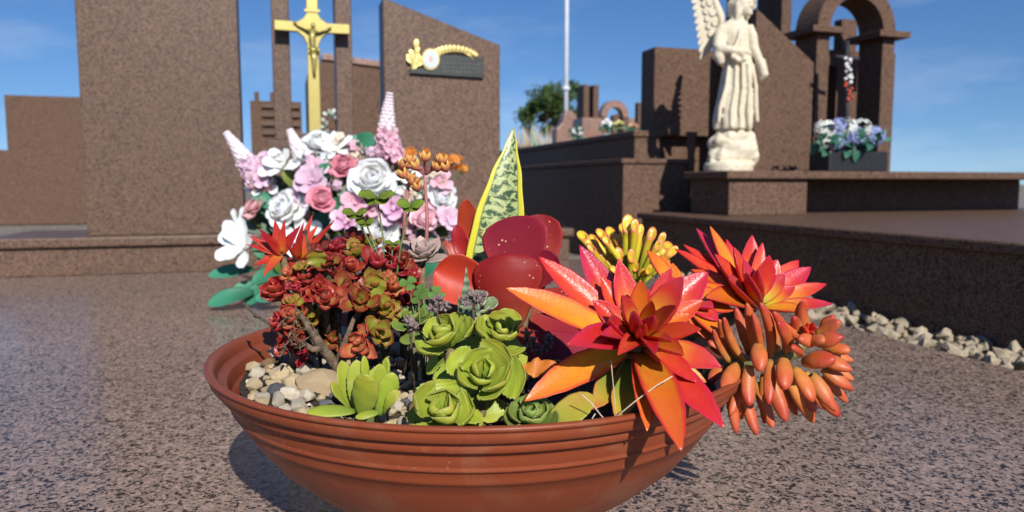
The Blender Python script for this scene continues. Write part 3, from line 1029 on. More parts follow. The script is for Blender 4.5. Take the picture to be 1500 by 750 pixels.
ct = Mt.mix(Mt.ramp(Mt.math('ADD', spl.outputs['Distance'], Mt.math('MULTIPLY', Mt.math('SUBTRACT', .6, spm.outputs[0]), 2.2)), [(.10, (.6, .6, .6)), (.2, (0, 0, 0))]), ct, (.34, .2, .13))
Mt.l(ct, Mt.b.inputs['Base Color'])
Mt.l(Mt.math('ADD', Mt.math('MULTIPLY', nz.outputs[0], .25), .27), Mt.b.inputs['Roughness'])
Mt.bump(nz.outputs[0], .06, .0006)
root = thing('planter_bowl', 'wide terracotta coloured plastic bowl with ribbed rim on the granite slab', 'planter', (BX, BY, 0))
outer = [(.060, 0), (.066, .001), (.068, .004), (.075, .016), (.0985, .0295), (.122, .0465), (.142, .064), (.1555, .0815), (.1595, .0885), (.1612, .0893), (.1622, .0912), (.1624, .0925),
         (.1645, .0968), (.1650, .0975), (.1664, .0978), (.1672, .099), (.1665, .1), (.1668, .1008), (.1690, .106), (.1692, .1085), (.1735, .1100), (.1742, .1108), (.1746, .1142), (.1742, .1152),
         (.1752, .1158), (.1782, .1164), (.1790, .117), (.1800, .1212), (.1797, .1222), (.1812, .1228), (.1818, .124), (.1812, .1252), (.1790, .1254), (.1775, .1248)]
inner = [(.1755, .1228), (.1742, .1180), (.1738, .1165), (.1690, .1150), (.1682, .1140), (.1668, .1065), (.1660, .1052), (.1625, .1042), (.1612, .1030), (.1590, .0950), (.152, .082), (.136, .062), (.110, .045), (.07, .03), (.001, .027)]
outer = [(r * .985, z) for r, z in outer]; inner = [(r * .985, z) for r, z in inner]
mb = MB(); mb.lathe((BX, BY, 0), outer + inner, 160)
base_o = [(.001, .0005), (.0591, 0)]
mb.lathe((BX, BY, 0), base_o, 160)
mb.build('bowl', Mt.m, root)

# soil
SOIL = Mat('potting_soil')
vs_ = SOIL.noise(220, 5, .7)
SOIL.l(SOIL.ramp(vs_.outputs[0], [(.35, (.012, .008, .006)), (.6, (.05, .033, .022)), (.75, (.14, .10, .07))]), SOIL.b.inputs['Base Color'])
SOIL.b.inputs['Roughness'].default_value = .95
SOIL.bump(vs_.outputs[0], 1.0, .003)
def soil_z(x, y):
    d = math.hypot(x - BX, y - BY) / .157
    return .1035 + .0075 * max(0, min(1, (BX - .045 - x) / .05)) + .004 * (1 - d) + .0035 * noise.noise(V((x * 60, y * 60, .3))) + .0016 * noise.noise(V((x * 190, y * 190, 2)))
mb = MB()
rows = []
for i in range(1, 56):
    r = .159 * i / 55
    rows.append([(BX + r * math.cos(2 * math.pi * j / 150), BY + r * math.sin(2 * math.pi * j / 150),
                  soil_z(BX + r * math.cos(2 * math.pi * j / 150), BY + r * math.sin(2 * math.pi * j / 150)) - .001 * (i > 53)) for j in range(150)])
mb.grid(rows, True, True, False)
for k in range(700):
    a_, q = rnd(0, 6.28), .155 * math.sqrt(random.random())
    x, y = BX + q * math.cos(a_), BY + q * math.sin(a_)
    mb.leaf((x, y, soil_z(x, y) + rnd(0, .002)), V((x, y, soil_z(x, y) + rnd(0, .003))) + V((rnd(-.007, .007), rnd(-.007, .007), 0)), (rnd(-.5, .5), rnd(-.5, .5), 1), rnd(.0006, .0018), .0006, rnd(-.1, .1), 0, 'chunk', 4, 3)
so = mb.build('potting_soil', SOIL.m, None, True, 0, (BX, BY, .1))
so['kind'] = 'stuff'
tag(so, 'dark crumbly potting soil filling the terracotta bowl', 'soil')

# stones
def stonemat(name, c1, c2, sc_=120):
    M = Mat(name)
    n1 = M.noise(sc_, 5, .65); n2 = M.noise(sc_ * 4, 3, .6)
    oi = M.n('ShaderNodeObjectInfo')
    c = M.mix(M.ramp(n1.outputs[0], [(.35, (0, 0, 0)), (.68, (1, 1, 1))]), c1, c2)
    hs = M.n('ShaderNodeHueSaturation'); M.l(c, hs.inputs['Color'])
    M.l(M.math('ADD', M.math('MULTIPLY', oi.outputs['Random'], .5), .75), hs.inputs['Value'])
    M.l(hs.outputs[0], M.b.inputs['Base Color'])
    M.b.inputs['Roughness'].default_value = .75
    M.bump(M.math('ADD', n1.outputs[0], n2.outputs[0]), .6, .002)
    return M.m
ST_Y = stonemat('stone_cream', (.70, .58, .37), (.54, .40, .21))
ST_W = stonemat('stone_white', (.76, .69, .55), (.6, .5, .36))
ST_G = stonemat('stone_grey', (.17, .18, .19), (.09, .095, .10))
ST_B = stonemat('stone_brown', (.42, .27, .14), (.28, .16, .08))

def stone_mesh(seed, mb=None, c=(0, 0, 0), r=1.0, M=None, n=26, rough=True):
    import bmesh
    own = mb is None
    mb = mb or MB()
    rs = random.Random(seed)
    bm = bmesh.new()
    for _ in range(n):
        d = V((rs.gauss(0, 1), rs.gauss(0, 1), rs.gauss(0, 1))).normalized() * rs.uniform(.82, 1.05)
        bm.verts.new((d.x, d.y * .85, d.z * .72))
    res = bmesh.ops.convex_hull(bm, input=bm.verts)
    bmesh.ops.delete(bm, geom=[v for v in bm.verts if not v.link_faces], context='VERTS')
    if rough:
        bmesh.ops.bevel(bm, geom=list(bm.edges), offset=.035, segments=1, profile=.6, affect='EDGES')
        bmesh.ops.triangulate(bm, faces=bm.faces)
        bmesh.ops.subdivide_edges(bm, edges=list(bm.edges), cuts=1, use_grid_fill=True)
        for v in bm.verts:
            v.co *= 1 + .05 * noise.noise(v.co * 3.5 + V((seed, 0, 0)))
    bm.verts.ensure_lookup_table(); bm.verts.index_update()
    o = len(mb.v)
    c = V(c)
    for v in bm.verts:
        p = v.co * r
        if M:
            p = M @ p
        mb.v.append(tuple(c + p)); mb.uv.append((0, 0))
    for f in bm.faces:
        mb.f.append(tuple(o + v.index for v in f.verts))
    bm.free()
    return mb

def mesh_of(mb, name):
    o = mb.build(name, None, None, False)
    me = o.data
    bpy.data.objects.remove(o)
    return me
stone_me = {}
for key, m_ in (('cream', ST_Y), ('white', ST_W), ('grey', ST_G), ('brown', ST_B)):
    for k in range(4):
        me = mesh_of(stone_mesh(hash(key) % 97 * 0 + {'cream': 10, 'white': 30, 'grey': 50, 'brown': 70}[key] + k), 'pebble')
        me.materials.append(m_)
        stone_me[(key, k)] = me
placed = []
def pebble(x, y, r, key, lift=.25, label=None, group=True):
    o = bpy.data.objects.new('pebble', stone_me[(key, random.randrange(4))])
    col.objects.link(o)
    o.location = (x, y, soil_z(x, y) + r * lift)
    o.rotation_euler = (rnd(-.5, .5), rnd(-.5, .5), rnd(0, 6.28))
    o.scale = (r, r * rnd(.8, 1.15), r * rnd(.8, 1.2))
    tag(o, label or {'cream': 'pale yellow pebble among the gravel in the bowl', 'white': 'whitish pebble among the gravel in the bowl',
                     'grey': 'slate grey pebble among the gravel in the bowl', 'brown': 'tan brown pebble among the gravel in the bowl'}[key], 'pebble',
        {'cream': 'pale yellow pebbles in the bowl', 'white': 'whitish pebbles in the bowl', 'grey': 'grey pebbles in the bowl', 'brown': 'tan pebbles in the bowl'}[key] if group else None)
    placed.append((x, y, r))
def spot(px, py, z=.106):
    d = ray(px, py)
    k = (z - CAM_Z) / d.z
    return d.x * k, d.y * k
x, y = spot(472, 585); 
rb = bpy.data.objects.new('rock', mesh_of(stone_mesh(5, n=46), 'rock')); col.objects.link(rb)
rb.data.materials.append(stonemat('rock_honey', (.72, .56, .34), (.52, .36, .2), 90))
rb.location = (x, y, soil_z(x, y) + .003); rb.scale = (.022, .014, .015); rb.rotation_euler = (.1, .15, -.35)
tag(rb, 'large honey coloured rock lying left of the upright green rosette', 'rock')
placed.append((x, y, .013))
for (px_, py_, r, key) in ((392, 545, .0065, 'brown'), (408, 536, .0085, 'white'), (428, 528, .009, 'cream'), (415, 558, .008, 'cream'), (440, 548, .01, 'brown'), (378, 568, .0065, 'white'), (395, 590, .006, 'cream'),
                           (412, 568, .008, 'cream'), (428, 580, .0085, 'cream'), (406, 594, .0075, 'grey'), (445, 560, .008, 'white'), (450, 600, .008, 'white'), (372, 582, .007, 'cream'), (425, 600, .007, 'white'),
                           (385, 600, .006, 'white'), (600, 505, .009, 'cream'), (585, 525, .008, 'white'), (610, 540, .009, 'grey'), (560, 520, .006, 'brown'), (590, 545, .006, 'brown'), (408, 605, .006, 'white')):
    x, y = spot(px_, py_)
    pebble(x, y, r, key, .35)
for k in range(2600):
    q_, a_ = .1545 * math.sqrt(rnd(.1, 1)), rnd(R(140), R(262))
    x, y = BX + q_ * math.cos(a_), BY + q_ * math.sin(a_)
    if len(placed) > 250:
        continue
    r = rnd(.0028, .0068)
    if all(math.hypot(x - a, y - b) > .74 * (r + c) for a, b, c in placed):
        pebble(x, y, r, random.choice(('cream', 'cream', 'cream', 'white', 'cream', 'white', 'brown', 'grey', 'cream')), .3)
for k in range(900):
    if len(placed) > 285:
        break
    a_, q = rnd(0, 6.28), .145 * math.sqrt(random.random())
    x, y = BX + q * math.cos(a_), BY + q * math.sin(a_)
    left = x < -.06
    r = rnd(.0028, .0062) if left else rnd(.002, .0045)
    if not left and random.random() < .6:
        continue
    if all(math.hypot(x - a, y - b) > .8 * (r + c) for a, b, c in placed):
        pebble(x, y, r, random.choice(('cream', 'cream', 'cream', 'white', 'cream', 'white', 'brown', 'grey', 'cream')), .3)

# gravel strip between the slab and the low wall
mb = MB()
rs = random.Random(3)
for k in range(900):
    a, b = rs.uniform(.05, .36), rs.uniform(-1.75, -.1)
    Q = P1 + U * a + W * b
    r = rs.uniform(.009, .019)
    stone_mesh(100 + k % 40, mb, (Q.x, Q.y, -.02 + r * rs.uniform(.2, 1.1)), r, Quaternion((rs.random(), rs.random(), rs.random()), rs.uniform(0, 3)).to_matrix(), 11, False)
gv = mb.build('gravel', stonemat('gravel_pale', (.5, .42, .3), (.3, .24, .17), 40), None, False, 0, P1)
gv['kind'] = 'stuff'
tag(gv, 'pale gravel strip between the tomb slab and the low dark wall', 'gravel')
# ------------------------------------------------------------------ plants in the bowl
def rosette_leaves(axis, n, e0, e1, L0, L1, phase=0.0, pw=1.0, jit=.12):
    """outer leaves first: list of (direction, upper normal, length, k) round an axis"""
    axis = V(axis).normalized()
    a = axis.orthogonal().normalized()
    b = axis.cross(a)
    res = []
    for i in range(n):
        k = i / max(1, n - 1)
        th = phase + i * 2.39996 + rnd(-jit, jit)
        el = R(e0 + (e1 - e0) * k ** pw) + rnd(-jit, jit) * .6
        rad = a * math.cos(th) + b * math.sin(th)
        d = rad * math.cos(el) + axis * math.sin(el)
        nn = -rad * math.sin(el) + axis * math.cos(el)
        res.append((d, nn, (L0 + (L1 - L0) * k) * rnd(.92, 1.08), k))
    return res

# leaf materials
RED, ORG, YEL, GRN = (.52, .022, .03), (.66, .14, .015), (.62, .33, .03), (.23, .28, .035)
FIRE_R = leafmat('flame_leaf_red', [(0, (.45, .3, .03)), (.16, (.62, .2, .02)), (.42, (.62, .07, .02)), (1, (.58, .025, .025))], edge=(.58, .018, .03), edge_w=.62, bump=.28, bscale=700, rough=.34, sss=.15, transl=.10, mot_amt=.3, mottle=(.6, .1, .04))
FIRE_O = leafmat('flame_leaf_orange', [(0, (.32, .30, .03)), (.18, (.58, .30, .02)), (.6, (.66, .19, .015)), (1, (.62, .12, .02))], edge=(.56, .035, .025), edge_w=.66, bump=.28, bscale=700, rough=.34, sss=.15, transl=.10, mottle=(.62, .1, .02), mot_amt=.4)
FIRE_P = leafmat('flame_leaf_pink', [(0, (.62, .36, .03)), (.32, (.68, .22, .025)), (.66, (.60, .05, .035)), (1, (.54, .02, .055))], edge=(.56, .018, .055), edge_w=.6, bump=.28, bscale=700, rough=.33, sss=.15, transl=.10)
FIRE_Y = leafmat('flame_leaf_yellow_base', [(0, (.40, .48, .05)), (.2, (.62, .50, .04)), (.42, (.70, .30, .03)), (.68, (.62, .07, .03)), (1, (.54, .02, .05))], edge=(.56, .03, .04), edge_w=.72, bump=.2, bscale=700, rough=.36, sss=.2, transl=.12)
FIRE_G = leafmat('flame_leaf_green', [(0, (.10, .15, .03)), (.5, (.2, .25, .03)), (.8, (.4, .3, .03)), (1, (.55, .12, .03))], edge=(.55, .16, .04), edge_w=.72, bump=.25, rough=.4, sss=.12, transl=.12)

def thing_at(name, label, cat, p, group=None):
    return thing(name, label, cat, V((p[0], p[1], p[2])), group)

def soil_pt(x, y):
    return V((x, y, soil_z(x, y) - .002))

STEM = plain('succulent_stem', (.22, .16, .08), .7, 0, .3, 200, .4)
STEM_G = plain('green_stem', (.14, .2, .06), .6, 0, .25, 150, .2)

# --- the big flame coloured rosette in front
C0 = at(934, 500, .386)
base0 = soil_pt(.062, .43)
root = thing_at('flame_succulent', 'large red and orange pointed rosette leaning out over the front rim of the bowl', 'succulent', base0)
mb = MB(); mb.tube([base0, base0 * .5 + C0 * .5 + V((0, .01, .004)), C0], [.006, .0065, .007], 10); mb.build('stem', STEM, root)
AX0 = V((.05, -.78, .62)).normalized()
#        tip px, tip py, dY, half width px, bend, material, base shift
LEAVES = [
    (768, 588, -.040, 27, .13, FIRE_O), (741, 422, -.010, 25, .06, FIRE_O), (789, 376, .020, 24, .02, FIRE_R), (849, 359, .030, 25, -.03, FIRE_P),
    (906, 380, .012, 22, -.02, FIRE_P), (1037, 398, .020, 31, .02, FIRE_P), (1057, 538, -.020, 25, .10, FIRE_Y), (1061, 627, -.048, 27, .10, FIRE_R),
    (998, 661, -.066, 30, .15, FIRE_O), (948, 632, -.050, 18, .12, FIRE_O), (831, 505, -.050, 27, .16, FIRE_R), (1027, 482, -.030, 19, .10, FIRE_R),
    (1001, 404, -.010, 25, -.02, FIRE_Y), (984, 391, .004, 17, -.02, FIRE_P), (938, 410, -.006, 19, -.05, FIRE_O), (1010, 460, .000, 20, .03, FIRE_O),
    (965, 412, .006, 16, -.03, FIRE_P), (893, 468, -.038, 21, -.08, FIRE_R), (931, 456, -.044, 15, -.06, FIRE_Y), (959, 462, -.046, 13, -.06, FIRE_Y),
    (992, 448, -.034, 17, -.02, FIRE_Y), (912, 432, -.022, 15, -.05, FIRE_Y), (946, 474, -.052, 7, -.04, FIRE_R), (938, 480, -.052, 6, -.04, FIRE_P),
    (1002, 520, -.045, 17, .10, FIRE_O), (868, 440, .004, 18, .02, FIRE_R),
    (985, 500, -.05, 12, .06, FIRE_Y), (880, 490, -.05, 14, .05, FIRE_P), (955, 440, -.03, 13, -.06, FIRE_O), (905, 520, -.06, 13, .10, FIRE_R), (960, 520, -.06, 12, .10, FIRE_R), (1030, 440, .005, 17, .03, FIRE_R), (880, 405, .012, 17, .0, FIRE_R), (1020, 560, -.03, 17, .1, FIRE_R)]
for i, (tx, ty, dy, hw_, bd, m_) in enumerate(LEAVES):
    tip = at(tx, ty, C0.y + dy)
    d = (tip - C0).normalized()
    inner = i >= 17 and hw_ < 16
    b = C0 + d * (.006 if not inner else .002) - AX0 * (.004 if i < 12 else .001) + AX0 * (.004 if inner else 0)
    n_ = AX0 - d * AX0.dot(d)
    hw = hw_ * C0.y / F * (.88 if i < 17 else 1.0)
    mb = MB()
    mb.leaf(b, tip, n_, hw, .0026 if hw_ > 14 else .0018, bd, .16 if i < 17 else .3, 'lance', 18, 8, keel=.20, wav=.03, ncren=3, seed=i, flat_top=.25)
    mb.build('leaf', m_, root)
# leaves of its lower whorl, green turning orange at the tips
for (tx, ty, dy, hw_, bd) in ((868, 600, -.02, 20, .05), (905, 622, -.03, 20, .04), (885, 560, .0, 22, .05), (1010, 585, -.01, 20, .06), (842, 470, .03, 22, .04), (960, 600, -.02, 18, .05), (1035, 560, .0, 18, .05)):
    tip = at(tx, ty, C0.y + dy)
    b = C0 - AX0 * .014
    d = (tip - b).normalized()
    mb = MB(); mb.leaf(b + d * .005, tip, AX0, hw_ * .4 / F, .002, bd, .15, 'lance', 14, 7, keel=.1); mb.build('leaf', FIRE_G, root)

# --- second flame rosette, behind on the right
C1 = at(1106, 452, .505)
b1 = soil_pt(.105, .52)
root = thing_at('flame_succulent', 'pink tipped flame rosette behind the trailing orange one at the right of the bowl', 'succulent', b1)
mb = MB(); mb.tube([b1, (b1 + C1) / 2 + V((-.01, 0, .006)), C1], [.005, .005, .006], 10); mb.build('stem', STEM, root)
AX1 = V((.35, -.55, .75)).normalized()
for i, (tx, ty, dy, hw_, bd, m_) in enumerate([
        (1020, 334, .03, 16, .02, FIRE_P), (1040, 331, .02, 16, -.02, FIRE_O), (1064, 350, .025, 14, -.02, FIRE_P), (1102, 344, .03, 20, -.10, FIRE_Y), (1117, 355, .02, 13, -.04, FIRE_P),
        (1170, 381, .03, 17, .02, FIRE_Y), (1188, 391, .02, 18, .02, FIRE_P), (1211, 416, .01, 14, .08, FIRE_Y), (1220, 445, -.005, 13, .08, FIRE_Y), (1139, 380, .01, 18, -.03, FIRE_Y), (1127, 374, -.005, 20, -.05, FIRE_R),
        (1075, 362, -.005, 18, -.04, FIRE_R), (988, 364, .02, 15, .05, FIRE_R), (1001, 358, .03, 15, .04, FIRE_R), (1047, 372, -.01, 19, -.02, FIRE_R), (1034, 436, -.05, 20, .10, FIRE_O),
        (1068, 409, -.04, 24, .0, FIRE_Y), (1097, 402, -.04, 22, -.04, FIRE_Y), (1112, 395, -.03, 17, -.05, FIRE_Y), (1150, 400, .0, 14, -.02, FIRE_Y), (1165, 420, .0, 14, .03, FIRE_Y), (1090, 380, .0, 15, -.03, FIRE_P),
        (1012, 395, .0, 18, .08, FIRE_O), (1005, 420, -.02, 17, .1, FIRE_O), (1058, 388, .01, 15, -.02, FIRE_O), (1180, 455, -.02, 14, .06, FIRE_O)]):
    tip = at(tx, ty, C1.y + dy)
    d = (tip - C1).normalized()
    b = C1 + d * .005 - AX1 * (.003 if i < 9 else -.001)
    mb = MB()
    mb.leaf(b, tip, AX1, hw_ * C1.y / F, .0026, bd, .22, 'lance', 16, 7, keel=.12, wav=.02, ncren=3, seed=i, flat_top=.25)
    mb.build('leaf', m_, root)

# --- a third, smaller head left of it
C1b = at(1000, 440, .47)
b2 = soil_pt(.075, .47)
root = thing_at('flame_succulent', 'loose orange leaved shoot standing between the two large flame rosettes', 'succulent', b2)
mb = MB(); mb.tube([b2, (b2 + C1b) / 2, C1b], [.004, .004, .005], 8); mb.build('stem', STEM, root)
for i, (tx, ty, dy, hw_, bd, m_) in enumerate([(948, 366, .02, 14, .06, FIRE_O), (968, 372, .02, 10, .02, FIRE_O), (985, 385, .03, 11, .0, FIRE_O), (1030, 400, .02, 16, .05, FIRE_R), (1055, 430, .0, 16, .08, FIRE_O),
                                              (1052, 470, -.02, 17, .06, FIRE_P), (1040, 500, -.02, 18, .06, FIRE_O), (1064, 500, -.03, 16, .04, FIRE_O), (970, 400, .0, 13, .05, FIRE_R), (1075, 455, .0, 15, .05, FIRE_O), (1045, 450, -.02, 15, .02, FIRE_P)]):
    tip = at(tx, ty, C1b.y + dy); d = (tip - C1b).normalized()
    mb = MB(); mb.leaf(C1b + d * .004, tip, V((.2, -.6, .7)), hw_ * .47 / F, .003, bd, .15, 'lance', 14, 7, keel=.1, flat_top=.4); mb.build('leaf', m_, root)

# --- trailing jelly bean succulent at the far right
JELLY = leafmat('jelly_leaf', [(0, (.34, .24, .05)), (.22, (.48, .17, .035)), (.65, (.50, .105, .03)), (1, (.44, .045, .025))], edge=None, rough=.42, spec=.35, bump=.2, bscale=300, sss=.2, mottle=(.62, .25, .10), mot_amt=.4, mot_scale=90, hue=.008, var=.1)
JELLY_R = leafmat('jelly_bud', [(0, (.6, .14, .05)), (1, (.6, .04, .03))], rough=.35, bump=.12, sss=.2)
YJ = .435
b3 = soil_pt(.12, .47)
root = thing_at('jelly_bean_succulent', 'trailing succulent with fat orange finger leaves hanging over the right rim', 'succulent', b3)
def J(px, py, d=0.0):
    return at(px, py, YJ + d)
mb = MB(); mb.tube([b3, J(1046, 535, .02), J(1088, 530, .01), J(1130, 527), J(1165, 515), J(1188, 490, -.004)], [.004, .0042, .0042, .004, .004, .003], 9); mb.build('stem', plain('jelly_stem', (.24, .26, .10), .55, 0, .2, 200, .2), root)
JL = [  # base px,py, tip px,py, dYbase, dYtip, half width px, bend
    (1090, 528, 1062, 468, 0, -.02, 10, -.10), (1078, 526, 1054, 470, .01, .005, 9, -.08), (1105, 522, 1094, 447, .01, -.005, 11, .06), (1128, 524, 1114, 447, 0, -.02, 12, .09), (1150, 518, 1133, 459, 0, -.02, 11, .09), (1160, 512, 1140, 474, -.01, -.03, 11, .05),
    (1110, 505, 1113, 543, -.015, -.03, 14, .12), (1080, 535, 1059, 569, -.01, -.035, 14, .06), (1062, 550, 1078, 632, .0, -.01, 10, .05), (1098, 535, 1098, 592, -.02, -.03, 13, -.12), (1085, 560, 1108, 634, 0, -.01, 11, -.06), (1108, 560, 1131, 624, .01, .0, 11, -.05),
    (1124, 545, 1151, 615, -.01, -.02, 13, -.03), (1148, 526, 1148, 569, -.02, -.035, 15, .10), (1150, 550, 1190, 616, .0, .0, 14, .05), (1164, 540, 1189, 587, -.015, -.03, 15, .05), (1172, 560, 1193, 602, .0, -.005, 11, .03),
    (1188, 548, 1222, 601, -.01, -.02, 14, .05), (1195, 570, 1228, 608, .0, .0, 13, .05), (1205, 540, 1248, 571, .0, -.005, 14, .06), (1200, 560, 1230, 573, .01, .01, 10, .04), (1200, 525, 1247, 543, .0, -.01, 15, .08), (1178, 530, 1222, 528, -.015, -.03, 17, .08), (1208, 510, 1244, 514, .01, .0, 13, .06),
    (1195, 502, 1235, 494, -.005, -.015, 15, .1), (1196, 490, 1228, 471, .01, .0, 12, -.12), (1188, 488, 1178, 443, .012, .0, 17, -.12), (1180, 493, 1164, 466, -.01, -.025, 10, -.10), (1175, 500, 1142, 474, -.012, -.022, 11, .05), (1190, 502, 1170, 497, -.02, -.03, 12, .1), (1205, 488, 1220, 463, .015, .01, 15, -.1),
    (1172, 520, 1160, 510, -.015, -.03, 10, .1), (1135, 560, 1140, 572, .01, .01, 14, .05), (1098, 520, 1078, 452, .012, .012, 9, .05), (1116, 518, 1103, 462, -.012, -.022, 9, .05), (1140, 515, 1124, 456, .012, .012, 9, .06), (1068, 530, 1046, 485, .0, -.012, 9, -.05), (1075, 545, 1086, 612, .012, .014, 9, .04), (1118, 548, 1120, 618, .006, .004, 9, -.04), (1138, 548, 1166, 606, .008, .01, 10, .03), (1160, 552, 1172, 600, .004, .0, 10, .03), (1180, 545, 1206, 598, .004, .0, 10, .03), (1205, 552, 1240, 588, .006, .006, 9, .04), (1210, 530, 1249, 556, .008, .008, 9, .04), (1210, 515, 1248, 528, .01, .01, 9, .04), (1092, 545, 1070, 606, -.006, -.022, 10, .05), (1128, 528, 1126, 590, -.015, -.032, 10, .08), (1060, 520, 1038, 500, .012, .012, 9, .05), (1056, 535, 1040, 560, .01, .0, 10, .05), (1188, 500, 1205, 500, -.02, -.035, 12, .1)]
for i, (bx, by, tx, ty, d0, d1, hw_, bd) in enumerate(JL):
    b, t = J(bx, by, d0), J(tx, ty, d1)
    n_ = V((0, -.75, .65))
    hw = hw_ * YJ / F * (.86 if hw_ < 13 else .84)
    t = b + (t - b) * 1.05
    n_ = n_ + V((rnd(-.3, .3), 0, rnd(-.3, .3)))
    mb = MB(); mb.leaf(b, t, n_, hw, hw * .8, bd * 1.5 + rnd(-.05, .05), 0, 'chunk' if bx > 1185 and hw_ > 13 else 'saus', 14, 7, flat_top=.8); mb.build('leaf', JELLY, root)
for i in range(6):
    a = i * 1.05
    b = J(1188, 488, -.012); t = J(1188 + 9 * math.cos(a), 480 + 8 * math.sin(a), -.026)
    mb = MB(); mb.leaf(b, t, V((0, -1, .3)), 5.5 * YJ / F, 4 * YJ / F, -.1, 0, 'chunk', 10, 6, flat_top=.8); mb.build('bud_leaf', JELLY_R, root)

# --- yellow finger-leaved succulent at the back
GOL = leafmat('finger_leaf', [(0, (.08, .12, .015)), (.35, (.22, .27, .02)), (.72, (.55, .43, .025)), (.93, (.66, .44, .04)), (1, (.60, .2, .05))], rough=.35, bump=.1, sss=.2, var=.15)
CG = at(925, 432, .6); bg_ = soil_pt(.078, .612)
root = thing_at('finger_succulent', 'yellow green succulent with cupped tube shaped leaves at the back right of the bowl', 'succulent', bg_)
mb = MB(); mb.tube([bg_, CG * .7 + bg_ * .3, CG], [.006, .006, .005], 8); mb.build('stem', STEM, root)
TG = [(853, 345, 9), (866, 363, 7), (880, 342, 8), (894, 340, 10), (905, 350, 8), (920, 328, 11), (930, 345, 8), (945, 352, 7), (955, 342, 9), (965, 358, 7), (978, 360, 11), (893, 362, 8), (907, 372, 9), (935, 368, 8), (948, 372, 8), (960, 378, 7),
      (870, 356, 8), (915, 388, 6), (930, 390, 7), (900, 395, 7), (965, 392, 6), (885, 378, 6), (950, 395, 6), (975, 385, 7), (922, 352, 8), (938, 336, 7), (875, 368, 7), (888, 352, 7), (912, 334, 8), (900, 365, 7), (925, 375, 8), (942, 360, 8), (958, 365, 7), (930, 330, 8), (950, 346, 7), (910, 400, 6), (940, 400, 6), (985, 368, 8), (970, 348, 7), (898, 380, 7), (868, 348, 7)]
for i, (tx, ty, r_) in enumerate(TG):
    t = at(tx, ty, .6 + rnd(-.02, .03)); k = .6 / F
    b = CG + V((rnd(-.008, .008), rnd(-.006, .006), rnd(-.005, .004)))
    b = b + (t - b) * .12
    d = (t - b).normalized()
    tocam = V((0, -.8, .35)) - d * V((0, -.8, .35)).dot(d)
    md = (b + t) / 2 + V((rnd(-.002, .002), 0, .002))
    rows = []
    s1 = d.cross(tocam).normalized(); n1 = tocam.normalized()
    for q in range(13):
        u_ = q / 12
        p = b * (1 - u_) ** 2 + md * 2 * u_ * (1 - u_) + t * u_ * u_
        rr = r_ * k * (.42 + .24 * u_ + .2 * max(0, u_ - .8) / .2) * (1 if i in (0, 10, 5) else .92)
        tilt = max(0, u_ - .72) / .28
        rows.append([p + (s1 * math.cos(a_) + n1 * math.sin(a_) * .8) * rr - d * (math.sin(a_) * rr * 1.5 * tilt) for a_ in [2 * math.pi * j / 12 for j in range(12)]])
    last = rows[-1]; cc = sum(last, V()) / 12
    rows.append([cc + (p - cc) * .75 + d * .0008 for p in last])
    rows.append([cc + (p - cc) * .55 - d * .002 for p in last])
    rows.append([cc + (p - cc) * .12 - d * .004 for p in last])
    uv_ = [[(j / 12, min(1, q / 12)) for j in range(12)] for q in range(len(rows))]
    uv_[-1] = uv_[-2] = [(j / 12, .8) for j in range(12)]
    mb = MB(); mb.grid(rows, True, True, True, uv_); mb.build('leaf', GOL, root)

# --- dark red paddle plant
PAD = leafmat('paddle_leaf', [(0, (.26, .10, .05)), (.2, (.30, .035, .022)), (.55, (.26, .016, .02)), (1, (.23, .012, .024))], edge=(.30, .02, .03), edge_w=.82, rough=.5, spec=.22, bump=.12, bscale=200, sss=.1, spots=(.62, .36, .2), spot_scale=260, spot_th=.10, mottle=(.18, .008, .02), mot_scale=40, mot_amt=.6, transl=.06, var=.06)
PADR = leafmat('paddle_leaf_bright', [(0, (.28, .08, .02)), (.15, (.46, .025, .018)), (1, (.48, .016, .02))], edge=(.42, .03, .025), edge_w=.8, rough=.45, bump=.12, bscale=200, sss=.1, mottle=(.36, .01, .02), mot_scale=50, mot_amt=.6, transl=.10)
bp = soil_pt(.006, .505)
root = thing_at('paddle_plant', 'deep red paddle plant with big round leaves in the middle of the bowl', 'succulent', bp)
CP = at(765, 440, .50)
mb = MB(); mb.tube([bp, CP], [.006, .006], 8); mb.build('stem', STEM, root)
for (bx, by, tx, ty, d0, d1, hw_, N_, bd, cup, m_) in [
        (762, 432, 751, 317, .012, .030, 54, (-.25, -.95, -.05), -.06, .10, PAD),
        (785, 430, 793, 314, .026, .042, 36, (-.1, -.95, .0), -.06, .12, PAD),
        (750, 482, 742, 371, -.012, -.014, 51, (-.1, -.75, .4), .14, -.30, PAD),
        (745, 440, 637, 396, .0, -.010, 36, (-.55, -.75, .35), .04, .25, PADR),
        (772, 432, 858, 447, .0, -.004, 24, (.1, -.6, .8), .10, .1, PAD),
        (778, 425, 812, 372, .01, .004, 26, (-.3, -.8, .4), -.05, .2, PAD),
        (762, 475, 858, 474, .0, .0, 24, (.1, -.7, .6), .08, .1, PAD), (765, 492, 866, 520, -.01, -.02, 26, (.1, -.7, .6), .08, .1, PAD), (752, 478, 800, 530, -.01, -.03, 24, (.1, -.8, .5), .08, .1, PAD),
        (730, 440, 690, 470, .0, -.012, 26, (-.2, -.7, .7), .08, .1, PADR)]:
    b, t = at(bx, by, .50 + d0), at(tx, ty, .50 + d1)
    mb = MB(); mb.leaf(b, t, N_, hw_ * .5 / F, .0024, bd, cup, 'paddle', 24, 9, wav=.05, ncren=2, seed=tx, keel=.3 if m_ is PADR else 0); mb.build('leaf', m_, root)

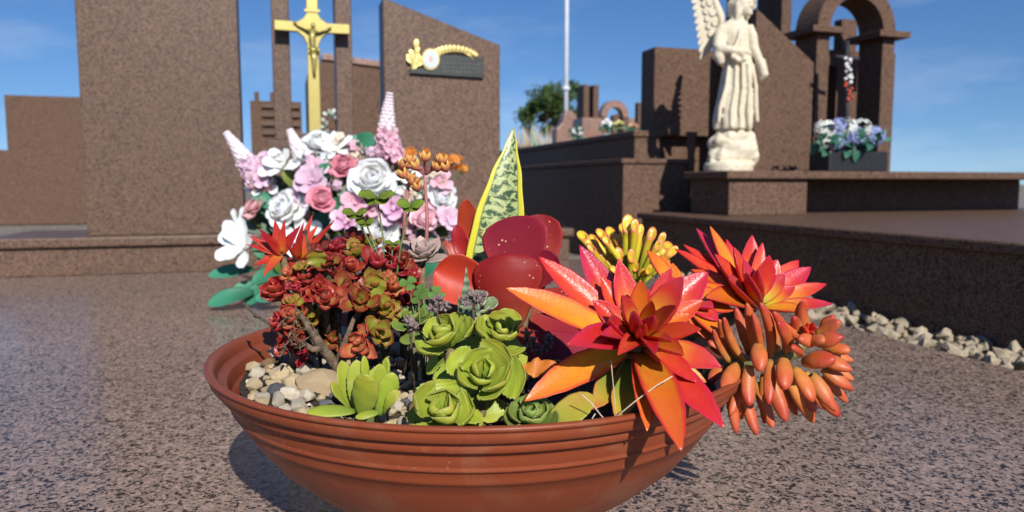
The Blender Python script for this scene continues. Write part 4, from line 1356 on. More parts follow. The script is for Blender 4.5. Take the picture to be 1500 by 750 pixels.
# --- snake plant: one tall variegated blade, and a small banded one in front
Ms = Mat('snake_leaf')
uvn = Ms.n('ShaderNodeUVMap').outputs[0]
sp = Ms.n('ShaderNodeSeparateXYZ'); Ms.l(uvn, sp.inputs[0])
oc = Ms.coords()
cmb = Ms.n('ShaderNodeCombineXYZ')
Ms.l(Ms.math('MULTIPLY', sp.outputs[0], 3.0), cmb.inputs[0]); Ms.l(Ms.math('MULTIPLY', sp.outputs[1], 24), cmb.inputs[1])
nb = Ms.noise(1.6, 5, .62, cmb.outputs[0], .5)
cc = Ms.ramp(nb.outputs[0], [(.44, (.42, .47, .2)), (.51, (.26, .33, .12)), (.54, (.035, .075, .03))])
e = Ms.math('ABSOLUTE', Ms.math('SUBTRACT', Ms.math('MULTIPLY', sp.outputs[0], 2), 1))
cc = Ms.mix(Ms.ramp(e, [(.74, (0, 0, 0)), (.78, (1, 1, 1))]), cc, (.60, .55, .035))
cc = Ms.mix(Ms.ramp(e, [(.70, (0, 0, 0)), (.73, (1, 1, 1)), (.75, (1, 1, 1)), (.77, (0, 0, 0))]), cc, (.15, .22, .06))
Ms.l(cc, Ms.b.inputs['Base Color']); Ms.b.inputs['Roughness'].default_value = .38
Ms.bump(nb.outputs[0], .1, .0005)
bs = at(698, 425, .575); bs = soil_pt(bs.x, bs.y)
root = thing_at('snake_plant', 'tall pointed snake plant blade with mottled green centre and yellow edges', 'snake plant', bs)
mb = MB(); mb.leaf(bs, at(753, 187, .585), V((.1, -.95, .1)), 40 * .575 / F, .0028, .10, .20, 'sword', 30, 9, keel=.10, twist=-.2)
mb.build('leaf', Ms.m, root)
mb = MB(); mb.leaf(bs + V((.006, .004, 0)), at(780, 330, .6), V((-.3, -.9, .1)), 16 * .575 / F, .0025, .04, .2, 'sword', 16, 7, keel=.1)
mb.build('leaf', Ms.m, root)
Ms2 = leafmat('banded_leaf', [(0, (.09, .14, .07)), (1, (.16, .2, .1))], rough=.5, sss=0)
t2 = Ms2.node_tree; b2n = t2.nodes['Principled BSDF']
wv = t2.nodes.new('ShaderNodeTexWave'); wv.bands_direction = 'Z'; wv.inputs['Scale'].default_value = 60; wv.inputs['Distortion'].default_value = 3
tc = t2.nodes.new('ShaderNodeTexCoord'); t2.links.new(tc.outputs['Object'], wv.inputs[0])
rp = t2.nodes.new('ShaderNodeValToRGB'); rp.color_ramp.elements[0].color = (.05, .085, .05, 1); rp.color_ramp.elements[1].color = (.23, .28, .17, 1)
t2.links.new(wv.outputs[0], rp.inputs[0]); t2.links.new(rp.outputs[0], b2n.inputs['Base Color'])
bs = at(688, 470, .44); bs = soil_pt(bs.x, bs.y)
root = thing_at('snake_plant', 'little grey green banded snake plant pup in front of the paddle plant', 'snake plant', bs)
for (tx, ty, h, nx) in ((683, 390, 14, -.1), (700, 425, 9, .5), (672, 430, 8, -.5)):
    mb = MB(); mb.leaf(bs, at(tx, ty, .44), V((nx, -.9, .2)), h * .44 / F, .002, .05, .3, 'sword', 14, 7, keel=.15); mb.build('leaf', Ms2, root)

# --- orange kalanchoe leaf behind
RIB = leafmat('ribbed_leaf', [(0, (.28, .02, .015)), (.4, (.42, .045, .018)), (1, (.40, .04, .018))], rough=.4, sss=.1, mottle=(.42, .03, .02), mot_scale=80, mot_amt=.6, transl=.15)
bk = at(690, 420, .57); bk = soil_pt(bk.x, bk.y)
root = thing_at('kalanchoe', 'ribbed orange red upright leaves between the bouquet and the snake plant', 'succulent', bk)
for (bx, by, tx, ty, h, N_, bd) in ((690, 395, 682, 292, 20, (-.4, -.9, .1), -.12), (688, 392, 668, 330, 14, (-.3, -.9, .2), .05), (692, 400, 650, 352, 10, (-.2, -.6, .7), .1)):
    mb = MB(); mb.leaf(at(bx, by, .57), at(tx, ty, .575), N_, h * .57 / F, .0018, bd, .25, 'round' if h > 12 else 'lance', 16, 8, wav=.12, ncren=5); mb.build('leaf', RIB, root)
mb = MB(); mb.tube([bk, at(690, 394, .57)], .003, 8); mb.build('stem', STEM, root)

# --- green crinkled rosettes along the front
GRM = leafmat('aeonium_leaf', [(0, (.17, .26, .03)), (.4, (.31, .40, .04)), (.8, (.40, .46, .045)), (1, (.48, .48, .06))], edge=(.42, .44, .09), edge_w=.82, rough=.45, bump=.15, bscale=260, sss=.15, mottle=(.24, .31, .05), mot_scale=70, mot_amt=.5, transl=.22, var=.12, hue=.012)
GRD = leafmat('dark_rosette_leaf', [(0, (.08, .13, .03)), (.5, (.13, .2, .04)), (1, (.2, .27, .05))], edge=(.3, .34, .09), edge_w=.8, rough=.5, bump=.2, sss=.1, transl=.12)
def rosette(label, px, py, Y, rpx, axis, n, e0, e1, m_, hwk=.36, cup=.35, bend=-.10, cren=.12, L1=.42, phase=0.0, shape='spat', th=.0013, name='green_rosette', ncren=11):
    c = at(px, py, Y)
    L = rpx * Y / F
    g0 = soil_pt(c.x, c.y + .004)
    root = thing_at(name, label, 'succulent', g0)
    ax = V(axis).normalized()
    mb = MB(); mb.tube([g0, (g0 + c) / 2, c - ax * L * .25], [.0022, .0022, .0024], 8); mb.build('stem', STEM, root)
    lv = rosette_leaves(ax, n, e0, e1, L, L * L1, phase, jit=.28)
    if cren:
        lv = [(d, nn, l_ * .85, -.35) for d, nn, l_, k in rosette_leaves(ax, 5, -22, -12, L, L, phase + .6, jit=.4)] + lv
    for i, (d, nn, l_, k) in enumerate(lv):
        b = c + ax * (L * (-.25 + .3 * k)) + d * L * .05
        mb = MB()
        l_ *= rnd(.85, 1.15)
        mb.leaf(b, b + d * l_, nn, l_ * hwk * rnd(.85, 1.12) * (1 + .2 * max(k, 0)), th, bend + rnd(-.06, .06), cup * (1 + k) * rnd(.6, 1.1), shape, 30, 8, cren=cren, ncren=ncren, wav=.035, seed=rnd(0, 6), flat_top=.6, twist=rnd(-.15, .15))
        mb.build('leaf', m_, root)
    return root
rosette('yellow green rosette furthest left of the back pair, beside the red bush', 655, 500, .415, 62, (-.25, -.55, .8), 10, 30, 80, GRM, .43, phase=.4)
rosette('yellow green rosette behind, touching the dried purple flower heads', 733, 492, .41, 56, (.15, -.6, .78), 11, 28, 82, GRM, .43, phase=1.7)
rosette('open bright green rosette in the centre of the front rim', 706, 553, .383, 74, (.05, -.72, .66), 10, 24, 80, GRM, .45, phase=2.3)
rosette('low green rosette with one deeply cupped leaf at the front rim', 648, 606, .362, 66, (.08, -.7, .7), 8, 18, 74, GRM, .54, .5, phase=.9)
g0 = soil_pt(at(540, 604, .385).x, .392)
root = thing_at('green_rosette', 'upright green rosette with tall paddle leaves next to the honey coloured rock', 'succulent', g0)
for (bx, by, tx, ty, h, db, dt, N_, bd, cup) in ((518, 604, 500, 528, 14, .008, .012, (.5, -.8, .2), -.10, .5), (512, 598, 486, 560, 9, .0, .0, (.3, -.3, .9), -.15, .3), (526, 606, 522, 527, 16, .004, .008, (.1, -.95, .2), -.05, .2),
                                       (530, 610, 536, 548, 20, -.006, -.012, (-.05, -.9, .35), -.10, -.2), (538, 600, 533, 521, 7, .008, .006, (.6, -.7, .1), .0, .3), (552, 604, 556, 533, 12, .004, .004, (.5, -.8, .1), -.06, .4),
                                       (556, 608, 576, 546, 16, -.004, -.006, (.25, -.9, .3), -.10, -.15), (560, 600, 567, 523, 8, .008, .006, (-.5, -.8, .1), .0, .4), (562, 606, 583, 572, 9, -.006, -.008, (.3, -.5, .8), .25, .3), (540, 600, 548, 540, 10, .01, .016, (0, -.9, .3), -.05, .3)):
    mb = MB(); mb.leaf(at(bx, by, .376 + db), at(tx, ty, .376 + dt), N_, h * .376 / F, .0017, bd, cup, 'spat' if h < 13 else 'round', 26, 8, cren=.08, ncren=9, wav=.03, seed=tx, flat_top=.7)
    mb.build('leaf', GRM, root)
mb = MB(); mb.tube([g0, at(540, 606, .382)], [.004, .004], 8); mb.build('stem', STEM_G, root)
rosette('small dark green curled rosette at the front rim under the flame rosette', 778, 612, .355, 48, (0, -.6, .8), 16, 18, 80, GRD, .44, .5, phase=.2)
rosette('grey green rosette half hidden behind the yellow green pair', 700, 452, .45, 40, (0, -.5, .85), 9, 20, 70, leafmat('dusty_leaf', [(0, (.12, .17, .07)), (1, (.22, .27, .13))], rough=.5, sss=.1, edge=(.4, .42, .3), edge_w=.8), .45, .3, phase=1.1)
rosette('tiny green rosette between the pebbles right of the red bush', 605, 470, .46, 34, (-.1, -.5, .85), 9, 20, 70, GRD, .45, .3, phase=2.6)
# two fleshy loose leaves at the foot of the upright rosette
root = thing_at('fallen_leaf', 'flat green leaf lying on the rim at the foot of the upright rosette', 'leaf', at(480, 605, .375))
mb = MB(); mb.leaf(at(520, 602, .372), at(449, 604, .366), V((0, -.35, .95)), 15 * .37 / F, .0022, .08, -.1, 'round', 14, 7); mb.build('blade', GRM, root)
root = thing_at('fallen_leaf', 'small oval green leaf lying against the front rim below the upright rosette', 'leaf', at(540, 608, .36))
mb = MB(); mb.leaf(at(556, 603, .36), at(520, 612, .356), V((0, -.5, .85)), 8 * .36 / F, .002, .06, -.1, 'round', 12, 7); mb.build('blade', GRM, root)
YLW = leafmat('yellowing_leaf', [(0, (.2, .28, .04)), (.5, (.42, .42, .05)), (1, (.5, .42, .06))], rough=.4, mottle=(.45, .2, .04), mot_scale=60, mot_amt=.5, transl=.2, sss=.1)
root = thing_at('fallen_leaf', 'yellow green fading leaf propped on the front rim below the flame rosette', 'leaf', at(835, 615, .35))
mb = MB(); mb.leaf(at(800, 632, .352), at(868, 578, .362), V((-.3, -.75, .6)), 24 * .35 / F, .0012, .04, .15, 'round', 14, 7); mb.build('blade', YLW, root)
root = thing_at('fallen_leaf', 'crinkled bright orange dead leaf below the dried flower heads', 'leaf', at(790, 545, .4))
mb = MB(); mb.leaf(at(830, 540, .395), at(764, 540, .395), V((0, -.7, .7)), 15 * .39 / F, .0009, .05, .1, 'round', 16, 7, cren=.3, ncren=9, wav=.3); mb.build('blade', leafmat('orange_dead', [(0, (.6, .17, .02)), (1, (.66, .27, .03))], rough=.5, transl=.2, sss=0), root)

# --- bronze red bush at the left
BRZ = [leafmat('bronze_leaf', [(0, (.15, .19, .02)), (.35, (.20, .17, .022)), (.65, (.22, .06, .02)), (1, (.20, .022, .014))], edge=(.25, .022, .016), edge_w=.55, rough=.4, bump=.3, bscale=300, sss=.1, mottle=(.26, .06, .03), mot_scale=110, mot_amt=.6, transl=.10, var=.15),
       leafmat('red_bush_leaf', [(0, (.18, .09, .02)), (.3, (.28, .03, .016)), (1, (.29, .014, .015))], edge=(.42, .03, .03), edge_w=.6, rough=.4, bump=.3, bscale=300, sss=.1, mottle=(.32, .08, .04), mot_scale=110, mot_amt=.6, transl=.10, var=.15),
       leafmat('olive_bush_leaf', [(0, (.2, .24, .03)), (.5, (.27, .28, .035)), (.85, (.3, .2, .03)), (1, (.33, .08, .03))], edge=(.34, .10, .03), edge_w=.72, rough=.4, bump=.3, bscale=300, sss=.1, transl=.12, var=.15)]
BRZ.append(leafmat('coral_bush_leaf', [(0, (.28, .26, .03)), (.3, (.42, .2, .05)), (.7, (.42, .11, .05)), (1, (.36, .045, .025))], edge=(.45, .05, .03), edge_w=.6, rough=.42, bump=.3, bscale=300, sss=.12, mottle=(.6, .28, .14), mot_scale=110, mot_amt=.6, transl=.1, var=.15))
WOOD = plain('woody_stem', (.13, .095, .065), .9, 0, .45, 260, .8)
bb = at(490, 545, .50); bb = soil_pt(bb.x, bb.y)
root = thing_at('bronze_bush', 'branching bronze red succulent bush with woody stems at the left of the bowl', 'succulent', bb)
HEADS = [(432, 448, -.01, 30, 1), (405, 428, .0, 30, 1), (478, 440, -.03, 34, 0), (521, 372, .02, 32, 2), (497, 402, .0, 30, 0), (548, 388, .01, 34, 0), (575, 392, .02, 30, 1), (478, 392, .02, 32, 2), (432, 488, -.02, 28, 1), (526, 502, -.035, 34, 0),
         (590, 440, .0, 32, 0), (562, 452, -.02, 32, 2), (530, 440, -.03, 34, 0), (447, 412, .0, 30, 1), (570, 420, .0, 30, 0), (505, 425, -.02, 28, 2), (548, 415, -.015, 28, 2), (572, 372, .03, 26, 1), (415, 470, -.01, 24, 1),
         (555, 486, -.03, 24, 2), (592, 470, -.01, 22, 1), (520, 350, .03, 22, 0), (600, 408, .02, 26, 1), (462, 372, .02, 24, 0), (420, 505, -.005, 22, 1), (445, 515, -.01, 20, 0), (432, 462, -.02, 24, 3), (470, 425, -.03, 26, 1), (515, 395, .0, 26, 1), (585, 385, .02, 24, 0), (540, 360, .03, 22, 1), (490, 365, .03, 22, 1)]
for k_ in range(44):
    q_ = rnd(0, 6.28)
    HEADS.append((500 + 95 * math.cos(q_) * rnd(.2, 1), 440 + 75 * math.sin(q_) * rnd(.2, 1), rnd(-.02, .045), rnd(12, 21), random.choice((0, 2, 1, 2, 0, 3))))
mb = MB()
fork = bb + V((-.004, .0, .018)); fork2 = bb + V((.012, .004, .03))
mb.tube([bb, bb + V((-.003, 0, .01)), fork], [.0055, .005, .0042], 9)
mb.tube([bb + V((.003, 0, 0)), bb + V((.009, 0, .014)), fork2], [.004, .0036, .003], 8)
BARK_T = MB()
BARK_T.tube([at(508, 565, .462), at(492, 535, .455), at(470, 505, .452), at(452, 478, .455), at(440, 460, .46)], [.0036, .0034, .003, .0025, .0016], 9)
BARK_T.tube([at(500, 558, .458), at(498, 520, .452), at(510, 490, .45), at(520, 462, .455)], [.0026, .0022, .0018, .0012], 8)
BARK_T.tube([at(474, 510, .452), at(458, 512, .448), at(440, 500, .45)], [.0026, .002, .0014], 7)
for k_ in range(60):
    q_ = V(random.choice(BARK_T.v)); d_ = V((rnd(-1, 1), rnd(-1, .2), rnd(-1, .6))).normalized()
    BARK_T.leaf(q_, q_ + d_ * rnd(.003, .009), d_.orthogonal(), rnd(.0004, .0012), .0003, rnd(-.3, .3), .2, 'lance', 5, 3)
BARK_T.build('trunk', plain('scaly_bark', (.2, .14, .09), .95, 0, .4, 300, .9), root)
heads = []
HEADS = [(x, y, d, r_ * (.86 if r_ > 24 else 1), mi) for (x, y, d, r_, mi) in HEADS]
for (x, y, d, r_, mi) in HEADS:
    c = at(x, y, .485 + d)
    f = fork if x < 510 else fork2
    ax = ((c - f).normalized() + V((rnd(-.3, .3), rnd(-.75, -.3), rnd(.3, .7)))).normalized()
    L = r_ * .485 / F
    tip = c - ax * L * .3
    mb.tube([f, (f + tip) / 2 + V((0, 0, -.004)), tip], [.0032, .0024, .0018], 7)
    heads.append((c, ax, L, mi))
mb.build('woody_stems', WOOD, root)
for hi, (c, ax, L, mi) in enumerate(heads):
    mb = MB()
    for i, (d, nn, l_, k) in enumerate(rosette_leaves(ax, 9, 28, 84, L * 1.25, L * .7, rnd(0, 6), jit=.5)):
        b = c + ax * L * (-.3 + .35 * k)
        mb.leaf(b, b + d * l_ * rnd(.85, 1.15), nn, l_ * rnd(.27, .4), .0012, rnd(-.22, .0), rnd(.2, .7), random.choice(('spat', 'round', 'lance')), 16, 6, cren=.2, ncren=7, wav=.12, seed=rnd(0, 6), twist=rnd(-.5, .5))
    mb.build('leaf_rosette', BRZ[3 if hi in (0, 2, 14, 9) else (mi if hi % 5 else (mi + 1) % 3)], root)
# larger single leaves that catch the light
for (bx, by, tx, ty, h, mi, dy) in ((470, 392, 458, 366, 15, 2, -.01), (468, 445, 466, 412, 17, 1, -.03), (552, 440, 548, 400, 15, 2, -.02), (408, 440, 388, 415, 16, 1, 0), (405, 440, 412, 405, 18, 1, 0)):
    b, t = at(bx, by, .485 + dy), at(tx, ty, .48 + dy)
    m2 = MB(); m2.leaf(b, t, V((rnd(-.3, .3), -.8, .5)), h * .485 / F, .0013, -.1, .35, 'round', 16, 7, cren=.2, ncren=7, wav=.14, seed=bx); m2.build('leaf', BRZ[mi], root)
# bare twigs on it
for pts in ([(448, 512), (400, 478), (375, 462), (358, 446)], [(470, 540), (468, 500), (462, 478)], [(500, 520), (497, 470), (494, 430)], [(592, 545), (606, 500), (612, 470), (600, 462)], [(470, 400), (455, 372), (447, 340)]):
    m2 = MB(); m2.tube([at(x, y, .478 - .002 * i) for i, (x, y) in enumerate(pts)], [.0013, .0011, .0009, .0011][:len(pts)], 6)
    for (x, y) in pts[1:]:
        m2.ball(at(x, y, .476), .0015, n=7, m=5, nz=.4)
    m2.build('dead_twig', WOOD, root)

# --- spiky red shoots behind the bush
SPK = leafmat('spiky_leaf', [(0, (.45, .22, .03)), (.25, (.5, .08, .025)), (.6, (.46, .025, .02)), (1, (.44, .015, .02))], edge=(.48, .02, .02), edge_w=.7, rough=.38, sss=.15, bump=.15, transl=.12)
bq = at(440, 440, .56); bq = soil_pt(bq.x, bq.y)
root = thing_at('spiky_succulent', 'scarlet spiky leaved shoot at the left behind the bronze bush', 'succulent', bq)
for (cx, cy, tips) in ((412, 372, [(361, 358), (364, 345), (380, 342), (402, 321), (417, 320), (372, 388), (385, 406), (398, 352), (394, 362), (420, 352), (440, 330), (405, 345), (432, 386), (386, 372), (380, 335)]),
                      (437, 380, [(458, 314), (445, 325), (490, 322), (420, 358), (430, 356), (475, 345), (466, 330), (418, 400), (455, 400), (448, 352)])):
    c = at(cx, cy, .56)
    m2 = MB(); m2.tube([bq, (bq + c) / 2 + V((.004, 0, 0)), c], .0028, 7); m2.build('stem', STEM, root)
    for i, (tx, ty) in enumerate(tips):
        t = at(tx, ty, .56 + rnd(-.02, .015)); d = (t - c).normalized()
        m2 = MB(); m2.leaf(c + d * .001, t, V((.1, -.7, .7)), 7.8 * .56 / F * rnd(.8, 1.25), .0022, rnd(-.1, .14), .2, 'tri', 13, 7, keel=.15); m2.build('leaf', SPK, root)
bq = at(590, 420, .53); bq = soil_pt(bq.x, bq.y)
root = thing_at('spiky_succulent', 'orange red tufted shoot at the right edge of the bronze bush', 'succulent', bq)
c = at(590, 402, .52)
m2 = MB(); m2.tube([bq, c], .0028, 7); m2.build('stem', STEM, root)
for i, (tx, ty) in enumerate([(560, 365), (572, 358), (583, 362), (595, 366), (606, 376), (612, 388), (565, 385), (578, 376), (590, 372), (602, 395), (575, 400), (608, 408)]):
    t = at(tx, ty, .52 + rnd(-.02, .01)); d = (t - c).normalized()
    m2 = MB(); m2.leaf(c, t, V((.1, -.7, .7)), 9 * .52 / F, .002, -.03, .2, 'tri', 12, 7, keel=.15); m2.build('leaf', SPK, root)

# --- grey echeveria with its pink flower stalks
ECH = leafmat('echeveria_leaf', [(0, (.2, .22, .15)), (.6, (.36, .30, .25)), (1, (.46, .30, .27))], edge=(.5, .36, .33), edge_w=.75, rough=.55, sss=.1, bump=.1)
er = rosette('dusty grey pink echeveria rosette in front of the bouquet', 618, 375, .55, 46, (0, -.45, .9), 16, 12, 75, ECH, .32, .25, .0, 0, .5, .3, 'lance', .0016, 'echeveria')
PINKST = plain('pink_stalk', (.52, .2, .19), .5, 0, .15, 200, .1)
BELL = leafmat('bell_flower', [(0, (.62, .14, .15)), (.55, (.62, .2, .1)), (1, (.68, .42, .08))], sss=.15, rough=.5)
for stalk in ([(624, 372), (626, 320), (623, 270), (622, 248)], [(590, 360), (594, 300), (600, 262), (590, 240)]):
    m2 = MB(); m2.tube([at(x, y, .555) for x, y in stalk], [.0014, .0014, .0013, .001], 8)
    tops = stalk[-1]
    brs = []
    if tops[0] > 600:
        brs = [(602, 237, 1), (622, 232, 1), (648, 236, -1), (590, 243, 1), (655, 246, -1), (640, 246, 1), (612, 244, 1)]
    else:
        brs = [(604, 268, -1), (600, 262, 1), (612, 275, 1), (592, 256, 1)]
    for (x, y, q) in brs:
        m2.tube([at(tops[0], tops[1] + 8, .555), at((x + tops[0]) / 2, (y + tops[1]) / 2 - 1, .553), at(x, y + 5, .55)], [.0012, .001, .0008], 6)
    m2.build('flower_stalk', PINKST, er)
    for (x, y, q) in brs:
        m2 = MB()
        b, t = at(x, y + 6, .55), at(x + rnd(-8, 4), y - 10, .548)
        for j in range(5):
            d = (t - b).normalized(); o_n = d.orthogonal().normalized(); o_n.rotate(Quaternion(d, j * 1.256))
            m2.leaf(b, t + o_n * .0042, -o_n, .0027, .0006, -.25, .4, 'lance', 9, 4)
        m2.build('bell_flower', BELL, er)
# orange buds further up
# --- round leaved green weed with thin stalks
WEED = leafmat('weed_leaf', [(0, (.14, .2, .02)), (.5, (.17, .24, .025)), (1, (.2, .27, .03))], rough=.4, sss=0, transl=.25, edge=(.12, .17, .02), edge_w=.8)
bw_ = at(560, 420, .50); bw_ = soil_pt(bw_.x, bw_.y)
root = thing_at('green_weed', 'thin stalked weed with lobed bright green leaves rising in front of the white rose', 'weed', bw_)
for (x, y, w_, up) in ((552, 288, 26, .5), (602, 300, 20, .8), (520, 312, 18, .6), (535, 325, 14, .7), (575, 356, 12, .4)):
    p = at(x, y, .50)
    m2 = MB(); m2.tube([bw_, at((x + 560) / 2 + 6, (y + 420) / 2, .50), p + V((0, .001, 0))], [.0008, .0007, .0006], 6); m2.build('stalk', STEM_G, root)
    m2 = MB()
    for dx, dz in ((-1, .1), (1, .06), (-.5, -.42), (.55, -.38)):
        t = p + V((dx * w_ * .5 / F, -.3 * w_ * .5 / F, dz * w_ * .5 / F))
        m2.leaf(p + V((0, 0, -.0006)), t, V((dx * -.2, -up, 1)), w_ * .52 * .5 / F, .0006, .14, .2, 'round', 10, 6, wav=.1)
    m2.build('leaf', WEED, root)
# clover like weed near the middle
bw_ = at(620, 460, .465); bw_ = soil_pt(bw_.x, bw_.y)
root = thing_at('clover_weed', 'small green clover like weed between the bronze bush and the paddle plant', 'weed', bw_)
for k in range(8):
    p = at(598 + (k * 37 % 48), 415 + (k * 23 % 50), .465 + rnd(-.012, .012))
    m2 = MB(); m2.tube([bw_, (bw_ + p) / 2 + V((rnd(-.002, .002), 0, 0)), p], .0005, 5); m2.build('stalk', STEM_G, root)
    m2 = MB(); n_ = V((rnd(-.4, .4), -.7, .7)).normalized(); s_ = n_.orthogonal().normalized()
    for j in range(3):
        q = s_.copy(); q.rotate(Quaternion(n_, j * 2.094 + k))
        m2.leaf(p, p + q * .0058, n_, .0034, .0004, .02, .15, 'petal', 8, 5)
    m2.build('leaf', leafmat('clover_leaf', [(0, (.10, .2, .04)), (1, (.13, .26, .05))], sss=0, transl=.25, rough=.5) if k == 0 else bpy.data.materials['clover_leaf'], root)
# dried flower heads
DRY = plain('dried_flower', (.14, .09, .09), .9, 0, .4, 400, .6, .2, (.3, .24, .24))
for lb, spots_ in (('dried purple brown flower cluster right of the yellow green rosettes', [(772, 490), (782, 500), (790, 512), (803, 508), (776, 508), (806, 498)]), ('dried brown flower cluster in front of the paddle plant leaf', [(693, 432), (700, 440), (684, 440), (706, 434)]),
                  ('dried grey brown flower cluster left of the small snake plant pup', [(640, 440), (650, 448), (634, 452)]), ('withered pale flower head among the twigs beside the bronze bush', [(600, 470), (606, 478)])):
    x, y = spots_[0]
    p = at(x, y, .415); g0 = soil_pt(p.x, p.y + .02)
    root = thing_at('dried_flower', lb, 'dried flower', g0)
    m2 = MB(); m2.tube([g0, (g0 + p) / 2, p], .0008, 6); m2.build('stalk', WOOD, root)
    m2 = MB()
    for (x, y) in spots_:
        c = at(x, y, .415)
        for k in range(12):
            d = V((rnd(-1, 1), rnd(-1, 1), rnd(-1, 1))).normalized()
            m2.leaf(c, c + d * rnd(.0028, .0052), d.orthogonal(), .0011, .0006, .1, .2, 'lance', 5, 3)
            m2.ball(c + d * .0028, .001, n=6, m=5, nz=.4, seed=k)
    m2.build('flower_head', DRY, root)
# pale straw strands hanging from the flame rosette
STRAW = plain('dry_straw', (.66, .58, .42), .6, 0, .1, 200, 0)
root = thing_at('dry_straw', 'pale dry straw strands caught on the flame rosette and the rim', 'straw', at(895, 630, .34))
for pts, r_ in (([(895, 528), (897, 550), (901, 590), (903, 622)], .00022), ([(985, 551), (960, 566), (930, 588), (889, 622)], .0003), ([(852, 578), (866, 590), (880, 608), (892, 622)], .0003), ([(872, 606), (868, 612), (866, 622)], .0003)):
    m2 = MB(); m2.tube([at(x, y, .345) for x, y in pts], r_, 5); m2.build('strand', STRAW, root)

# ------------------------------------------------------------------ bouquet of artificial flowers
YB = 1.42
KB = YB / F
def Bq(px, py, d=0.0):
    return at(px, py, YB + d)
P = Bq(510, 440); P.z = 0
root = thing('flower_bouquet', 'blurred bouquet of white roses, pink blooms and lavender spikes on the slab behind the bowl', 'bouquet', P)
m2 = MB(); m2.lathe(V((P.x, P.y + .04, 0)), [(.001, 0), (.07, 0), (.085, .02), (.10, .09), (.094, .09), (.08, .08), (.001, .08)], 30); m2.build('holder', plain('dark_holder', (.02, .03, .022), .6), root)
WHT = leafmat('white_petal', [(0, (.84, .80, .58)), (.3, (.88, .87, .82)), (1, (.9, .9, .9))], sss=.4, rough=.6, var=.03, bump=.05, transl=.08, hue=0)
PNK = leafmat('pink_petal', [(0, (.76, .34, .46)), (1, (.86, .58, .67))], sss=.1, rough=.6, bump=.05, transl=.15)
ROSE = leafmat('rose_petal', [(0, (.66, .16, .26)), (1, (.80, .32, .42))], sss=.1, rough=.6, bump=.05, transl=.15)
LAV = leafmat('lavender_petal', [(0, (.66, .4, .56)), (1, (.82, .62, .74))], sss=.1, rough=.6, bump=.05, transl=.15)
PUR = leafmat('purple_petal', [(0, (.38, .12, .32)), (.5, (.68, .38, .56)), (1, (.82, .6, .72))], sss=.1, rough=.6, bump=.05, transl=.15)
LIL = leafmat('lilac_floret', [(0, (.78, .66, .72)), (1, (.84, .76, .8))], sss=.1, rough=.6, bump=.05)
CRM = leafmat('cream_petal', [(0, (.72, .55, .36)), (1, (.80, .72, .62))], sss=.1, rough=.6, bump=.05, transl=.15)
BLSH = leafmat('blush_petal', [(0, (.76, .62, .36)), (.45, (.74, .45, .40)), (1, (.72, .36, .42))], sss=.1, rough=.6, bump=.05, transl=.15)
ORF = leafmat('marigold_petal', [(0, (.45, .10, .02)), (1, (.66, .25, .03))], sss=0, rough=.6, bump=.1)
SAGE = leafmat('sage_leaf', [(0, (.10, .16, .11)), (1, (.2, .27, .2))], sss=0, rough=.6, transl=.15)
GREEN_B = leafmat('cloth_leaf', [(0, (.02, .10, .055)), (.5, (.035, .2, .11)), (1, (.06, .27, .16))], rough=.5, sss=0, transl=.15)
OLIVE = leafmat('olive_cloth_leaf', [(0, (.09, .12, .02)), (1, (.2, .24, .05))], rough=.55, sss=0, transl=.15)
STEMB = plain('cloth_stem', (.06, .11, .04), .6)
centre = Bq(510, 400, .05)
def stalk(p, part_=None):
    m = MB(); m.tube([V((P.x + (p.x - P.x) * .2, P.y + .03, .06)), (V((P.x, P.y + .03, .08)) + p * 2) / 3 + V((0, .02, 0)), p], [.003, .0025, .002], 6)
    m.build('stem', STEMB, part_)
def rose(px, py, r, m_, ax=(0, -.85, .5), d=0.0, name='rose', full=1.0):
    c = Bq(px, py, d); L = r * KB * .92
    ax = V(ax).normalized()
    m = MB()
    for i, (dr, nn, l_, k) in enumerate(rosette_leaves(ax, 20, 6, 86, L * 1.0, L * .40, rnd(0, 6), .8)):
        b = c - ax * L * .35 + ax * L * .25 * k
        m.leaf(b, b + dr * l_ * 1.05, nn, l_ * .6, .0005, -.16 * (k) + .16 * (1 - k), .4 + .6 * k, 'petal', 12, 6, wav=.16, ncren=3, seed=rnd(0, 6))
    o = m.build(name, m_, root)
    stalk(c - ax * L * .4, root)
    return o
def lily(px, py, r, m_, ax=(0, -.9, .4), d=0.0, n=6, name='lily', w_=.26, el=(18, 45), bend=.12):
    c = Bq(px, py, d); L = r * KB
    m = MB()
    for i, (dr, nn, l_, k) in enumerate(rosette_leaves(V(ax), n, el[0], el[1], L, L * .9, rnd(0, 6), 1, .15)):
        m.leaf(c, c + dr * l_, nn, l_ * w_, .0009, bend, .3, 'petal', 10, 6, wav=.08, seed=rnd(0, 6))
    for i in range(6):
        dr = V((rnd(-.4, .4), -1, rnd(-.1, .8))).normalized()
        m.tube([c, c + dr * L * .4], [.0012, .002], 5)
    o = m.build(name, m_, root)
    stalk(c + V((0, L * .15, 0)), root)
def cluster(px, py, r, m_, n=16, fl=.34, d=0.0, name='blossom_cluster'):
    c = Bq(px, py, d); m = MB(); L = r * KB * .85
    for k in range(n):
        dv = V((random.gauss(0, 1), -abs(random.gauss(0, 1)), random.gauss(0, 1))).normalized()
        q = c + dv * L * rnd(.55, 1)
        s_ = dv.orthogonal().normalized()
        for j in range(4):
            t = s_.copy(); t.rotate(Quaternion(dv, j * 1.571 + k))
            m.leaf(q, q + t * L * fl + dv * L * .06, dv, L * fl * .52, .0006, .05, .2, 'petal', 6, 4)
    m.build(name, m_, root)
    stalk(c, root)
